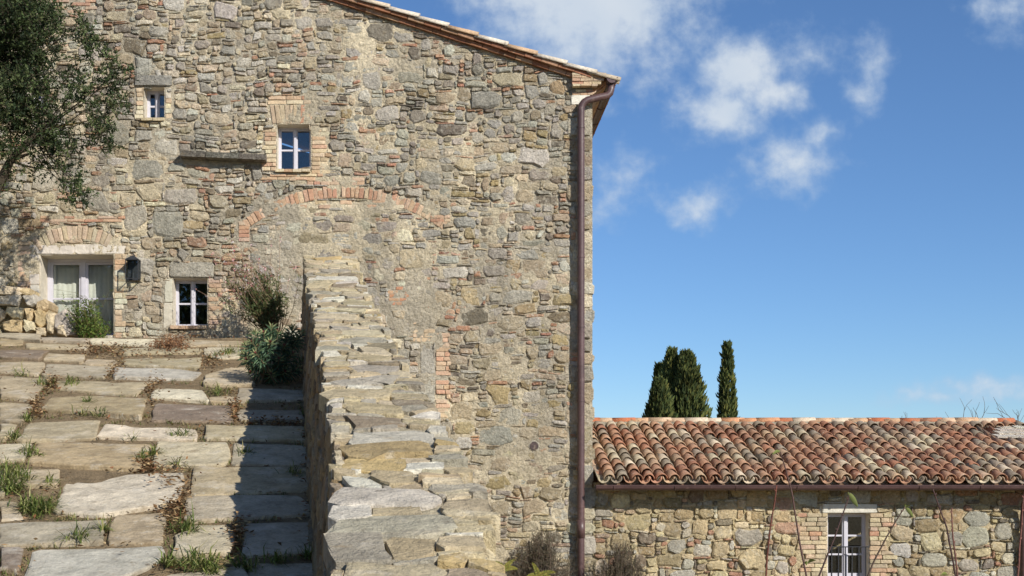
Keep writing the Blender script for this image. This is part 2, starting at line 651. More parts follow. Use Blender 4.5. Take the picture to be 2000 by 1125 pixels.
def brick_rows(px0, py0, px1, py1, name, cols, ch=8.6, L=(16, 34), out=(.004, .018), ragl=0, ragr=0, keep=1.0):
    bags = []
    y = py1
    while y - ch * .6 > py0:
        x = px0 - U(0, ragl)
        xe = px1 + U(0, ragr)
        while x < xe - 5:
            w = min(U(*L), xe - x)
            if xe - (x + w) < 8:
                w = xe - x
            if rng.random() < keep:
                b = Bag()
                brick_piece(b, fx(x) + .004, fz(y) + .004, fx(x + w) - .006, fz(y - ch) - .005, vary(rng.choice(cols), .14, .04), U(*out))
                bags.append(b)
            x += w
        block(px0 - ragl * .6, y - ch, px1 + ragr * .6, y)
        y -= ch
    FEATURES.append((name, bags))


def arc_bricks(cx, cy, rin, rout, a0, a1, step, name, cols, out=(.015, .035)):
    bags = []
    a = a0
    while a < a1:
        s = step * U(.85, 1.15)
        e = .0010 * 180 / math.pi * 4
        P = []
        for (aa, rr) in ((a + e * .1, rin), (a + s - e * .1, rin), (a + s - e * .1, rout * U(.985, 1.01)), (a + e * .1, rout * U(.985, 1.01))):
            t = math.radians(aa)
            P.append((fx(cx + rr * math.sin(t)), fz(cy - rr * math.cos(t))))
        P = [P[0], ((P[0][0] + P[1][0]) / 2, (P[0][1] + P[1][1]) / 2), P[1], ((P[2][0] + P[1][0]) / 2, (P[2][1] + P[1][1]) / 2), P[2], P[3]]
        # shrink for the joint
        mx_, mz_ = sum(p[0] for p in P) / 6, sum(p[1] for p in P) / 6
        P = [(mx_ + (p[0] - mx_) * .88 + U(-.003, .003), mz_ + (p[1] - mz_) * .96 + U(-.003, .003)) for p in P]
        b = Bag()
        stone3d(b, P, fw, U(*out), vary(rng.choice(cols), .14, .04), edge=.75, back=.06, shrink=.85, rough=.1)
        if rng.random() < .93:
            bags.append(b)
        a += s
    FEATURES.append((name, bags))
    for iz in range(NZC):
        z = OZ + (iz + .5) * GC
        py = VY - (z - CZ) * F / D
        if abs(py - cy) > rout * 1.1:
            continue
        for ix in range(NXC):
            px = VX + (OX + (ix + .5) * GC) * F / D
            rr = math.hypot(px - cx, py - cy)
            if rin - 1 < rr < rout + 1 and py < cy:
                t = math.degrees(math.atan2(px - cx, cy - py))
                if a0 < t < a1:
                    occ[iz, ix] = True


ARCHB = BRICK[:3] + [BRICK[2], BRICK[3]]
arc_bricks(672, 712, 326, 348, -37, 35.5, 1.56, 'relieving_arch', [lin(196, 166, 138), lin(190, 156, 128), lin(198, 172, 144), lin(184, 144, 116)], (.004, .02))
arc_bricks(149, 588, 120, 148, -36, 36, 4.0, 'door_arch', [lin(190, 172, 146), lin(184, 164, 138), lin(194, 176, 150)], (.006, .02))
# flat arch over the middle window
bags = []
x = 528.0
while x < 612:
    w = U(6.5, 10)
    lean = (x - 570) * .10
    b = Bag()
    P = [(fx(x - lean + .5), fz(242)), (fx(x + w - lean - .5), fz(242 - U(0, 3))), (fx(x + w * .5 + w * .5 - .5), fz(222)), (fx(x + w - .5 + lean * .3), fz(206)), (fx(x + .5 + lean * .3), fz(205))]
    stone3d(b, P, fw, U(.004, .018), vary(pick([(3, [lin(188, 168, 140)]), (1, BRICKP), (.5, BRICK)]), .12, .03), edge=.8, back=.06, shrink=.86)
    bags.append(b)
    x += w
FEATURES.append(('flat_arch', bags))
block(526, 205, 617, 242)


def slabs(name, rects, cols, out=(.02, .035), hi=.12):
    bags = []
    for (a, b_, c, d) in rects:
        b = Bag()
        stone3d(b, rect_poly(fx(a), fz(d), fx(c), fz(b_), rng, .03, hi, .03), fw, U(*out), vary(rng.choice(cols), .06, .02), edge=.75, back=.1, shrink=.93, rough=.12)
        bags.append(b)
        block(a, b_, c, d)
    FEATURES.append((name, bags))


slabs('window_lintel', [(265, 148, 336, 168)], [lin(150, 146, 136)])
slabs('window_lintel', [(333, 513, 417, 541)], [lin(190, 182, 162)])
slabs('door_lintel', [(54, 479, 146, 496), (147, 478, 245, 496)], [lin(218, 210, 194)], (.004, .012), .3)
brick_rows(520, 246, 540, 334, 'brick_jamb', BRICKP, 8.4, (12, 24), ragl=12)
brick_rows(609, 246, 632, 340, 'brick_jamb', BRICKP, 8.2, (16, 30), ragr=22)
brick_rows(530, 186, 614, 204, 'brick_patch', BRICKP + BRICK[:1], 8.6, (18, 38), ragl=10, ragr=10)
brick_rows(538, 339, 612, 352, 'brick_patch', BRICKP, 6.5, (20, 40), ragl=30, ragr=20)
brick_rows(268, 171, 280, 232, 'brick_jamb', BRICKP + PALE, 8.6, (12, 20), ragl=6)
brick_rows(323, 171, 332, 232, 'brick_jamb', BRICKP + PALE, 10, (10, 16), ragr=8)
brick_rows(224, 499, 238, 660, 'brick_jamb', BRICKP + PALE, 11, (14, 22), ragr=12)
brick_rows(38, 470, 58, 600, 'brick_jamb', BRICKP[1:3] + BRICK[3:], 10, (16, 30), ragl=8, ragr=3)
slabs('door_jamb', [(58, 498, 77, 556), (59, 557, 77, 640)], [lin(210, 202, 186), lin(196, 180, 158)], (.012, .02))
brick_rows(407, 545, 424, 652, 'brick_jamb', BRICKP[1:3] + BRICK[3:], 9, (14, 24), ragr=16, keep=.85)
slabs('window_jamb', [(322, 545, 337, 590), (320, 592, 337, 640)], [lin(204, 196, 176)], (.01, .018))
brick_rows(851, 652, 874, 816, 'brick_patch', [lin(206, 180, 150), lin(200, 170, 140), lin(194, 156, 128)], 9.2, (12, 26), ragr=9, keep=.94)
brick_rows(806, 628, 850, 668, 'brick_patch', [lin(200, 176, 146), lin(194, 166, 136)], 8.6, (14, 26), keep=.95)
brick_rows(762, 556, 800, 604, 'brick_patch', [lin(190, 140, 110), lin(194, 156, 126)], 7.4, (10, 22), ragl=6, ragr=6, keep=.8)
slabs('blocking_stone', [(822, 674, 849, 730), (826, 732, 849, 792)], [lin(186, 180, 166), lin(178, 172, 158)], (.002, .01))
brick_rows(92, 422, 236, 434, 'brick_patch', BRICK, 6.2, (18, 40), ragl=30, ragr=10, keep=.8)
brick_rows(565, 346, 712, 362, 'brick_patch', BRICK[1:], 8, (12, 24), keep=.75)
brick_rows(545, 393, 790, 408, 'brick_patch', BRICKP, 8.4, (14, 26), keep=.45)
brick_rows(60, 0, 190, 26, 'brick_patch', BRICK, 7, (20, 40), keep=.6)
brick_rows(466, 430, 488, 480, 'brick_patch', BRICK, 8, (12, 24), keep=.8)
brick_rows(840, 420, 880, 434, 'brick_patch', BRICK, 7, (16, 30), keep=.9)
# quoins at the corner
bags = []
y = 1160.0
k = 0
while y > 205:
    h = U(24, 46)
    w = U(36, 50) if k % 2 else U(22, 34)
    b = Bag()
    xr = XR + (1160 - VY) * 0 + .012 + max(0, (y - 850)) / 300 * .075 + U(-.03, .02)
    stone3d(b, rect_poly(fx(1157 - w), fz(y - 2), xr, fz(y - h + 2), rng, .08, .36, .06), fw, U(.012, .035),
            vary(pick([(3, GREY), (2, TAN), (1.2, PALE)]), .1, .03), edge=.6, back=.25, shrink=.88)
    bags.append(b)
    block(1157 - w, y - h, 1160, y)
    y -= h
    k += 1
FEATURES.append(('corner_quoins', bags))
slabs('white_corner_block', [(1115, 187, 1152, 205)], [lin(226, 220, 204)], (.03, .04))
block(350, 294, 525, 320)
block(1031, 862, 1055, 884)


def reg(ix, iz):
    return VX + (OX + ix * GC) * F / D, VY - (OZ + iz * GC - CZ) * F / D


def region(px, py):
    """(size boost, mortar cover 0..1, palette)"""
    if 60 < px < 340 and 265 < py < 470:
        return 1.6, .2, [(5, GREY), (2, TAN), (1, PALE)]
    if py > 430 and px < 60:
        return 1.0, .3, [(4, TAN), (3, OCHRE), (2, PALE)]
    if 490 < px < 860 and 395 < py < 700:
        return 1.45, .64, [(6, GREY), (2, PALE), (2, TAN)]
    if py > 470 and px < 600:
        return 1.0, .35, [(4, TAN), (3, PALE), (2, BRICKP), (1, GREY)]
    if py > 540 and px > 880:
        return 1.5, .44, [(5, GREY), (4, TAN), (2.0, OCHRE), (1.2, BROWN), (.5, BRICK)]
    if px > 860 and py < 400:
        return 1.15, .1 if py < 200 else .3, [(6, GREY), (3, TAN), (1, OCHRE), (1.2, BROWN)]
    if px > 560:
        return 1.0, .38, [(6, GREY), (3, TAN), (.6, OCHRE), (1, BROWN)]
    return .92, .08, [(6, GREY), (4, TAN), (.4, OCHRE), (1.2, BROWN), (1, PALE)]


def big(ix, iz):
    px, py = reg(ix, iz)
    s = region(px, py)[0]
    if s < 1.2 and rng.random() > .25:
        return None
    if s > 1.55:
        return rng.randint(11, 18), rng.randint(8, 12)
    return rng.randint(9, 16), rng.randint(6, 10)


def mid(ix, iz):
    if region(*reg(ix, iz))[0] < 1:
        return rng.randint(5, 10), rng.randint(3, 5)
    return (rng.randint(6, 12), rng.randint(3, 6)) if rng.random() < .75 else (rng.randint(5, 8), rng.randint(5, 7))


def fillsz(ix, iz):
    px, py = reg(ix, iz)
    s = region(px, py)[0]
    if rng.random() < .42:
        return rng.randint(4, 9), rng.choice((1, 2, 2))
    return int(rng.randint(4, 9) * min(s, 1.25)), rng.randint(2, 4)


rects = pack(NXC, NZC, occ, [(900, big), (14000, mid)], fillsz)
wall_bag = Bag()
pieces = []
occm = np.zeros((NZC + 2, NXC + 2))
for (ix, iz, w, h) in rects:
    px, py = reg(ix + w / 2, iz + h / 2)
    s, mc, pal = region(px, py)
    cover = mc + (mnoise.noise(Vector((px * .012, py * .016, 4.4)))) * .55
    area = w * h
    if cover > .55 and area < 14 and rng.random() < min(.85, (cover - .45) * 1.6):
        continue                                        # buried under mortar
    if area <= 2 or (w == 1 and h <= 3) or (area <= 4 and rng.random() < .35):
        continue
    x0, z0 = OX + ix * GC, OZ + iz * GC
    j = U(.002, .008)
    P = rect_poly(x0 + j, z0 + j, x0 + w * GC - j, z0 + h * GC - j, rng, .06, .5, .13)
    P = [warp(a, b) for a, b in P]
    P = [(min(a, XR - .004), b) for a, b in P]
    thin = h <= 2 and w >= 3
    brickp = .17 if thin else (.06 if area < 16 else 0.0)
    brickp *= 1.9 if mnoise.noise(Vector((px * .006, py * .006, 9.1))) > .05 else .6
    if rng.random() < brickp:
        col = vary(rng.choice(BRICK[:4]), .16, .05)
    else:
        col = vary(pick(pal), .17, .035)
    out = U(.009, .034) * (1.15 - .55 * max(0, min(1, cover)))
    if cover > .5 and rng.random() < .35:
        out *= .4
    b = Bag()
    stone3d(b, P, fw, out, col, rng, edge=U(.15, .5), back=.05, tilt=.10, shrink=U(.7, .85), rough=.2)
    pieces.append((area if px > -5 and py > -5 else 0, b))

# lime mortar sheet behind the stones, with holes at the openings
xs = np.arange(OX - .02, XR + .001, .026)
zs = np.arange(OZ, 11.0, .026)
xs[-1] = XR
X, Z = np.meshgrid(xs, zs)
for (a, b, c, d, _) in OPEN.values():
    x0, x1, z0, z1 = fx(a), fx(c), fz(d), fz(b)
    inz = (Z > z0 - .03) & (Z < z1 + .03)
    inx = (X > x0 - .03) & (X < x1 + .03)
    for e in (x0, x1):
        X = np.where(inz & (np.abs(X - e) < .0135), e, X)
    for e in (z0, z1):
        Z = np.where(inx & (np.abs(Z - e) < .0135), e, Z)
pxg, pyg = VX + X * F / D, VY - (Z - CZ) * F / D
cov = np.vectorize(lambda a, b: region(a, b)[1])(pxg[::4, ::4], pyg[::4, ::4])
cov = np.kron(cov, np.ones((4, 4)))[:X.shape[0], :X.shape[1]]
cn = np.array([[mnoise.noise(Vector((a * .012, b * .016, 4.4))) for a, b in zip(ra, rb)] for ra, rb in zip(pxg[::2, ::2], pyg[::2, ::2])])
cn = np.kron(cn, np.ones((2, 2)))[:X.shape[0], :X.shape[1]]
cover = np.clip(cov + cn * .55, 0, 1.1)
hgt = (fbm(X, Z, 5, 3, 4) - .5) * .042 + (fbm(X, Z, 24, 8, 2) - .5) * .018
dep = -.004 + cover * .022 + hgt
nr, nc = X.shape
vs = np.stack([X, D - dep, Z], -1).reshape(-1, 3)
zc = (Z[:-1, :-1] + Z[1:, 1:]) / 2
xc = (X[:-1, :-1] + X[1:, 1:]) / 2
keep = np.ones_like(zc, bool)
for (a, b, c, d, _) in OPEN.values():
    keep &= ~((xc > fx(a)) & (xc < fx(c)) & (zc > fz(d)) & (zc < fz(b)))
keep &= zc < np.vectorize(wall_top)(xc) + .05
ii, jj = np.nonzero(keep)
q = ii * nc + jj
faces = np.stack([q, q + 1, q + nc + 1, q + nc], -1)
gn = fbm(X, Z, 1.1, 21, 3)
light, grey = np.array(lin(218, 203, 172)), np.array(lin(188, 177, 155))
t = np.clip((gn - .35) * 3.2 + (pyg > 430) * .1, 0, 1)[..., None]
mc_ = (light * (1 - t) + grey * t).reshape(-1, 3)
wall_bag.v = [tuple(p) for p in vs.tolist()]
wall_bag.f = [tuple(f) for f in faces.tolist()]
wall_bag.c = [tuple(c) for c in mc_.tolist()]
# plain continuation of the front outside the picture, the other three sides
pc = tuple(light * .5 + grey * .5)
wall_bag.add([(-13, D, GZ), (XR, D, GZ), (XR, D, OZ), (-13, D, OZ)], [(0, 1, 2, 3)], pc)
wall_bag.add([(-13, D, OZ), (OX - .02, D, OZ), (OX - .02, D, wall_top(OX)), (-13, D, wall_top(-13))], [(0, 1, 2, 3)], pc)
YB = D + 11
wall = wall_bag.build('wall', M['mortar'], house, (fx(600), D, GZ))
split_pieces(pieces, wall, M['rubble'], 'stone', 'rubble_fill', 300)
sb = Bag()
sb.add([(XR - .002, D, GZ), (XR - .002, YB, GZ), (XR - .002, YB, wall_top(XR)), (XR - .002, D, wall_top(XR))], [(0, 1, 2, 3)], pc)
side = sb.build('side_wall', M['mortar'], house, (XR, D + 4, GZ))
mp = lambda u, v, d: (XR - .012 + d * .4, u, v)
so = np.zeros((int(8.2 / .06), int(6 / .06)), bool)
J = Bag()
for (ix, iz, w, h) in pack(so.shape[1], so.shape[0], so, [(900, lambda a, b: (rng.randint(4, 9), rng.randint(3, 5)))], lambda a, b: (rng.randint(2, 6), rng.randint(1, 3))):
    P = rect_poly(D + .3 + ix * .06 + .008, -.9 + iz * .06 + .008, D + .3 + (ix + w) * .06 - .008, -.9 + (iz + h) * .06 - .008)
    stone3d(J, P, mp, U(.02, .05), vary(pick([(4, GREY), (3, TAN), (1, OCHRE)]), .15, .03), back=.05)
J.build('rubble_fill', M['rubble'], side, WORLD_LOC[side.name], kind='stuff')
bb = Bag()
bb.add([(-13, YB, GZ), (XR, YB, GZ), (XR, YB, wall_top(XR)), (XRIDGE, YB, wall_top(XRIDGE)), (-13, YB, wall_top(-13))], [(4, 3, 2, 1, 0)], pc)
bb.add([(-13, D, GZ), (-13, YB, GZ), (-13, YB, wall_top(-13)), (-13, D, wall_top(-13))], [(3, 2, 1, 0)], pc)
bb.build('rear_wall', M['mortar'], house, (-13, YB, GZ))

# arches, jambs, patches: every brick its own piece
for name, bags in FEATURES:
    J = Bag()
    allv = np.array([p for b in bags for p in b.v])
    lo, hi = allv.min(0), allv.max(0)
    mat = M['brick'] if ('brick' in name or 'arch' in name) else M['plaster'] if name in ('door_lintel', 'door_jamb', 'window_jamb', 'white_corner_block') else M['rubble']
    if len(bags) == 1:
        bags[0].build(name, mat, house, bags[0].center())
        continue
    o = bpy.data.objects.new(name, None)
    COL.objects.link(o)
    place(o, tuple((lo + hi) / 2), house)
    pn = 'brick' if ('brick' in name or 'arch' in name) else ('quoin' if 'quoin' in name else 'block')
    for b in bags:
        b.build(pn, mat, o, b.center())


# ---- windows
def window(px0, py0, px1, py1, depth, rows, parent, name='window', plane=D, curtain=False, bottom=None, extra=0.0, fmat=None, rail_h=None, lintel=None):
    k = plane / F
    gx = lambda p: (p - VX) * k
    gz = lambda p: CZ + (VY - p) * k
    x0, x1, z0, z1 = gx(px0), gx(px1), gz(py1), gz(py0)
    y = plane + depth
    B = Bag()
    c = (.5, .5, .5)
    wd = x1 - x0
    t = .045 * min(1.0, max(.55, wd))                       # fixed frame
    mh = .033 * min(1.0, max(.5, wd))
    B.box((x0 - .02, y, z0), (x0 + t, y + .07, z1 + .02), c)
    B.box((x1 - t, y, z0), (x1 + .02, y + .07, z1 + .02), c)
    B.box((x0 + t, y, z1 - t), (x1 - t, y + .07, z1 + .02), c)
    B.box((x0 + t, y, z0 - .01), (x1 - t, y + .07, z0 + t), c)
    B.box((x0 + t, y - .03, z0 + t * .55), (x1 - t, y, z0 + t), c)       # drip rail
    mid_ = (x0 + x1) / 2
    B.box((mid_ - mh, y - .014, z0 + t + .002), (mid_ + mh, y + .05, z1 - t - .002), c)
    s = .036 * min(1.0, max(.5, wd))
    panes = []
    for (a, b) in ((x0 + t, mid_ - mh), (mid_ + mh, x1 - t)):
        zb, zt = z0 + t + .003 + extra, z1 - t - .003
        B.box((a, y + .008, z0 + t + .003), (a + s, y + .058, zt), c)
        B.box((b - s, y + .008, z0 + t + .003), (b, y + .058, zt), c)
        B.box((a + s, y + .008, zt - s), (b - s, y + .058, zt), c)
        B.box((a + s, y + .008, z0 + t + .003), (b - s, y + .058, zb + s), c)
        hh = (zt - s - zb - s) / rows
        for r_ in range(rows):
            za, zz = zb + s + r_ * hh, zb + s + (r_ + 1) * hh
            if r_:
                B.box((a + s, y + .012, za - .013), (b - s, y + .052, za + .013), c)
            panes.append((a + s, za + (.013 if r_ else 0), b - s, zz - (.013 if r_ < rows - 1 else 0)))
    o = B.build(name, fmat or M['frame'], parent, ((x0 + x1) / 2, y, z0))
    for (a, za, b, zz) in panes:
        P = Bag()
        P.box((a - .004, y + .03, za - .004), (b + .004, y + .036, zz + .004), c)
        P.build('pane', M['glass'], o, ((a + b) / 2, y + .033, za))
    R = Bag()
    pc_ = lin(214, 204, 184)
    th = .12
    yy = plane + .012
    zlow = z0 - (.0 if bottom is None else 0)
    R.box((x0 - th, yy, zlow), (x0, y + .1, z1), pc_)
    R.box((x1, yy, zlow), (x1 + th, y + .1, z1), pc_)
    R.box((x0 - th, yy, z1), (x1 + th, y + .1, z1 + th), pc_)
    R.box((x0 - th, yy, zlow - th), (x1 + th, y + .1, zlow), pc_)
    R.build('reveal', M['plaster'], o, ((x0 + x1) / 2, plane, z0))
    if curtain:
        for (a, b, zt_) in curtain:
            Cn = Bag()
            n = 26
            a_, b_ = gx(a), gx(b)
            vs_, fs_ = [], []
            for i in range(n + 1):
                xx = a_ + (b_ - a_) * i / n
                yy_ = y + .10 + .006 * math.sin(i * 1.7) + .008 * math.sin(i * .6)
                for zz_ in (z0, gz(zt_)):
                    vs_ += [(xx, yy_, zz_), (xx, yy_ + .004, zz_)]
            for i in range(n):
                q_ = i * 4
                fs_ += [(q_, q_ + 4, q_ + 6, q_ + 2), (q_ + 1, q_ + 3, q_ + 7, q_ + 5), (q_ + 2, q_ + 6, q_ + 7, q_ + 3), (q_, q_ + 1, q_ + 5, q_ + 4)]
            Cn.add(vs_, fs_, c)
            Cn.build('curtain', M['curtain'], o, ((a_ + b_) / 2, y + .16, z0), True)
    return o


def brick_sill(o, px0, px1, py0, py1, nb, cols, outp=.06):
    for i in range(nb):
        a = fx(px0) + (fx(px1) - fx(px0)) * i / nb
        b = fx(px0) + (fx(px1) - fx(px0)) * (i + 1) / nb
        S = Bag()
        S.box((a + .003, D - outp + U(-.004, .004), fz(py1)), (b - .003, D + .2, fz(py0)), vary(rng.choice(cols), .1), .003)
        S.build('sill_brick', M['brick'], o, ((a + b) / 2, D, fz(py1)))


a = OPEN['small']
w1 = window(*a[:4], a[4], 2, house)
brick_sill(w1, 277, 322, 231.5, 237, 2, [lin(196, 176, 146)])
a = OPEN['middle']
w2 = window(*a[:4], a[4], 2, house)
brick_sill(w2, 538, 607, 331.5, 337, 4, BRICKP)
a = OPEN['lower']
w3 = window(*a[:4], a[4], 2, house)
brick_sill(w3, 333, 404, 636.5, 643, 4, BRICKP[1:3])
a = OPEN['hidden']
w4 = window(*a[:4], a[4], 2, house)
a = OPEN['door']
dr = window(a[0] + .5, a[1] + 1, a[2], 655, a[4], 2, house, 'glazed_door', curtain=[(80, 150, 500), (152, 222, 500)])
Bq = Bag()                                                  # threshold
Bq.box((fx(70), D + .02, fz(700)), (fx(226), D + .5, fz(655)), lin(180, 165, 140))
Bq.build('threshold', M['plaster'], dr, (fx(78), D, fz(690)))

# stone ledge over the lower storey
Lb = Bag()
xa = [355, 405, 470, 522]
for i in range(3):
    p0, p1 = xa[i], xa[i + 1]
    t0, t1 = 297 + (p0 - 355) * .045, 297 + (p1 - 355) * .045
    Lb.add([(fx(p0) + .004, D - .17, fz(t0 + 13)), (fx(p1) - .004, D - .18, fz(t1 + 13)), (fx(p1) - .004, D + .05, fz(t1 + 15)), (fx(p0) + .004, D + .05, fz(t0 + 15)),
            (fx(p0) + .004, D - .19, fz(t0 + 3)), (fx(p1) - .004, D - .2, fz(t1 + 3)), (fx(p1) - .004, D + .05, fz(t1)), (fx(p0) + .004, D + .05, fz(t0))],
           [(0, 3, 2, 1), (4, 5, 6, 7), (0, 1, 5, 4), (1, 2, 6, 5), (3, 0, 4, 7)], vary(lin(128, 122, 112), .08))
Lb.build('stone_ledge', M['rubble'], house, (fx(440), D, fz(308)))
# round vent
Vb = Bag()
for r0, col in ((.062, lin(86, 74, 72)),):
    Vb.tube([(fx(1043), D - .03, fz(871)), (fx(1043), D + .05, fz(871))], r0, 18, col)
vo = Vb.build('round_vent', M['brick'], house, (fx(1043), D, fz(871)))
Vr = Bag()
n = 22
ring = []
for k_ in range(n):
    t_ = 2 * math.pi * k_ / n
    ring.append((math.cos(t_), math.sin(t_), U(.9, 1.15)))
vs_ = [(fx(1043) + c_ * .068, D - .028, fz(871) + s_ * .068) for c_, s_, w_ in ring] + [(fx(1043) + c_ * .115 * w_, D + .01, fz(871) + s_ * .115 * w_) for c_, s_, w_ in ring]
Vr.add(vs_, [(k_, (k_ + 1) % n, n + (k_ + 1) % n, n + k_) for k_ in range(n)], lin(220, 210, 190))
Vr.build('mortar_collar', M['mortar'], vo, (fx(1043), D, fz(871)))

# ---- verge: two courses of bricks, then tiles
XE = fx(1196)
verge = bpy.data.objects.new('roof_verge', None)
COL.objects.link(verge)
place(verge, (fx(900), D, fz(85)), house)
ux, uz = 1 / math.hypot(1, RS), -RS / math.hypot(1, RS)
nxv, nzv = -uz, ux


def verge_pt(s, h, y):
    """s: metres down the right-hand slope from the ridge, h: height over the wall top line"""
    return (XRIDGE + ux * s + nxv * h, y, wall_top(XRIDGE) + uz * s + nzv * h)


S_END = (XE - XRIDGE) / ux


def slope_box(B, s0, s1, h0, h1, y0, y1, col, j=.003):
    vs = [verge_pt(s, h, y) for (s, h, y) in ((s0, h0, y0), (s1, h0, y0), (s1, h0, y1), (s0, h0, y1), (s0, h1, y0), (s1, h1, y0), (s1, h1, y1), (s0, h1, y1))]
    vs = [tuple(c + U(-j, j) for c in p) for p in vs]
    B.add(vs, [(0, 3, 2, 1), (4, 5, 6, 7), (0, 1, 5, 4), (1, 2, 6, 5), (2, 3, 7, 6), (3, 0, 4, 7)], col)


s = 0.0
while s < S_END - .5:
    for (h0, h1, pr, o_) in ((.0, .058, .075, 0), (.064, .118, .13, .12)):
        B = Bag()
        slope_box(B, s + o_ + .004, min(s + o_ + .262, S_END - .32), h0, h1, D - pr + U(-.006, .006), D + .3, vary(pick([(3, [lin(150, 104, 78), lin(140, 96, 72)]), (1, [lin(168, 132, 104)])]), .12, .03))
        if s + o_ < S_END - .4:
            B.build('verge_brick', M['brick'], verge, B.center())
    s += .266
# tiles along the verge (half pipes lying down the slope), stepping
TL = .47


def half_tile(L, r0, r1, th=.014, n=9, col=(.5, .3, .2), arc=math.pi, jag=.006):
    """cover tile along +x (down the slope), z up; origin at lower end"""
    B = Bag()
    vs, fs = [], []
    for (x_, r_) in ((0, r0), (-L, r1)):
        for k in range(n + 1):
            t = (math.pi - arc) / 2 + arc * k / n
            xj = x_ + (U(-jag, jag) if x_ == 0 else 0)
            vs.append((xj, -math.cos(t) * r_, math.sin(t) * r_))
        for k in range(n + 1):
            t = (math.pi - arc) / 2 + arc * k / n
            vs.append((x_, -math.cos(t) * (r_ - th), math.sin(t) * (r_ - th)))
    m_ = n + 1
    for k in range(n):
        fs += [(k, k + 1, 2 * m_ + k + 1, 2 * m_ + k), (m_ + k + 1, m_ + k, 3 * m_ + k, 3 * m_ + k + 1), (k + 1, k, m_ + k, m_ + k + 1), (2 * m_ + k, 2 * m_ + k + 1, 3 * m_ + k + 1, 3 * m_ + k)]
    fs += [(0, 2 * m_, 3 * m_, m_), (n, m_ + n, 3 * m_ + n, 2 * m_ + n)]
    B.add(vs, fs, col)
    return B


s = -.1
i = 0
vt = [half_tile(.52, .085, .072, col=vary(c_, .06), jag=.008) for c_ in (lin(206, 190, 166), lin(196, 172, 142), lin(214, 204, 184), lin(188, 158, 128))]
vt = [b.build('verge_tile', M['tile'], verge, (0, 0, 0), True) for b in vt]
vmesh = [o.data for o in vt]
for o in vt:
    bpy.data.objects.remove(o)
while s < S_END + .1:
    s += TL
    p = Vector(verge_pt(min(s, S_END + .06), .128, D - .085))
    o = bpy.data.objects.new('verge_tile', vmesh[rng.randrange(4)])
    COL.objects.link(o)
    place(o, p, verge)
    o.rotation_euler = (0, math.atan(RS) - .045, 0)
# roof body behind
rb = Bag()
slope_box(rb, -.02, S_END + .02, .10, .17, D - .03, YB + .3, lin(150, 104, 80), 0)
xl = -13.4
rb.add([(xl, D - .03, wall_top(xl) + .1), (XRIDGE, D - .03, wall_top(XRIDGE) + .1), (XRIDGE, YB + .3, wall_top(XRIDGE) + .1), (xl, YB + .3, wall_top(xl) + .1),
        (xl, D - .03, wall_top(xl) + .18), (XRIDGE, D - .03, wall_top(XRIDGE) + .18), (XRIDGE, YB + .3, wall_top(XRIDGE) + .18), (xl, YB + .3, wall_top(xl) + .18)],
       [(0, 3, 2, 1), (4, 5, 6, 7), (0, 1, 5, 4), (2, 3, 7, 6), (3, 0, 4, 7)], lin(150, 104, 80))
roof = rb.build('roof', M['tile'], house, (XRIDGE, D + 3, wall_top(XRIDGE)))
for r_ in range(1, 3):                                      # some tile rows behind the verge
    for q_ in range(0, int(S_END / .36)):
        o = bpy.data.objects.new('roof_tile', vmesh[rng.randrange(4)])
        COL.objects.link(o)
        place(o, Vector(verge_pt(q_ * .36 + .36, .175, D - .085 + r_ * .21)), roof)
        o.rotation_euler = (0, math.atan(RS) - .045, 0)

# corner corbel of bricks carrying the eave, soffit
kn = bpy.data.objects.new('eave_corbel', None)
COL.objects.link(kn)
place(kn, (fx(1140), D, fz(165)), house)
yy0 = [(186, 181, 1118, 1157, .02), (180, 176, 1124, 1156, .03), (172.5, 168.5, 1117, 1166, .13), (168, 162.5, 1116, 1173, .1), (162, 157, 1116, 1178, .11), (156.5, 152, 1116, 1180, .12), (151.5, 147, 1116, 1182, .125)]
for (pb_, pt_, xa_, xb_, pr) in yy0:
    x_ = xa_
    while x_ < xb_ - 3:
        w_ = min(U(14, 26), xb_ - x_)
        B = Bag()
        B.box((fx(x_) + .003, D - pr + U(-.006, .006), fz(pb_)), (fx(x_ + w_) - .003, D + .3, fz(pt_)), vary(pick([(2, BRICKP), (1, BRICK)]), .12), .003)
        B.build('corbel_brick', M['brick'], kn, B.center())
        x_ += w_
sf = Bag()
sf.add([(XR - .02, D + .02, fz(183)), (XR - .02, YB, fz(183)), (fx(1190), YB, fz(160)), (fx(1190), D - .04, fz(160)), (XR - .02, D + .02, fz(176)), (XR - .02, YB, fz(176)), (fx(1190), YB, fz(155)), (fx(1190), D - .04, fz(155))],
       [(0, 1, 2, 3), (7, 6, 5, 4), (0, 3, 7, 4), (2, 1, 5, 6), (1, 0, 4, 5), (3, 2, 6, 7)], lin(186, 140, 104))
sfo = sf.build('eave_soffit', M['brick'], house, (XR, D + 2, fz(180)))
for k_ in range(26):                                       # bricks of the sloping eave
    for r_ in range(3):
        B = Bag()
        xA, xB = fx(1157 + r_ * 10.5), fx(1157 + (r_ + 1) * 10.5)
        zA, zB = fz(184.5 - r_ * 7.0), fz(184.5 - (r_ + 1) * 7.0)
        y0_, y1_ = D + .01 + k_ * .15 + (.07 if r_ % 2 else 0), D + .15 + k_ * .15 + (.07 if r_ % 2 else 0)
        B.add([(xA, y0_, zA), (xB - .004, y0_, zB), (xB - .004, y1_, zB), (xA, y1_, zA), (xA, y0_, zA + .03), (xB - .004, y0_, zB + .03), (xB - .004, y1_, zB + .03), (xA, y1_, zA + .03)],
              [(0, 3, 2, 1), (4, 5, 6, 7), (0, 1, 5, 4), (1, 2, 6, 5), (2, 3, 7, 6), (3, 0, 4, 7)], vary(rng.choice(BRICK[2:]), .12))
        B.build('soffit_brick', M['brick'], sfo, B.center())


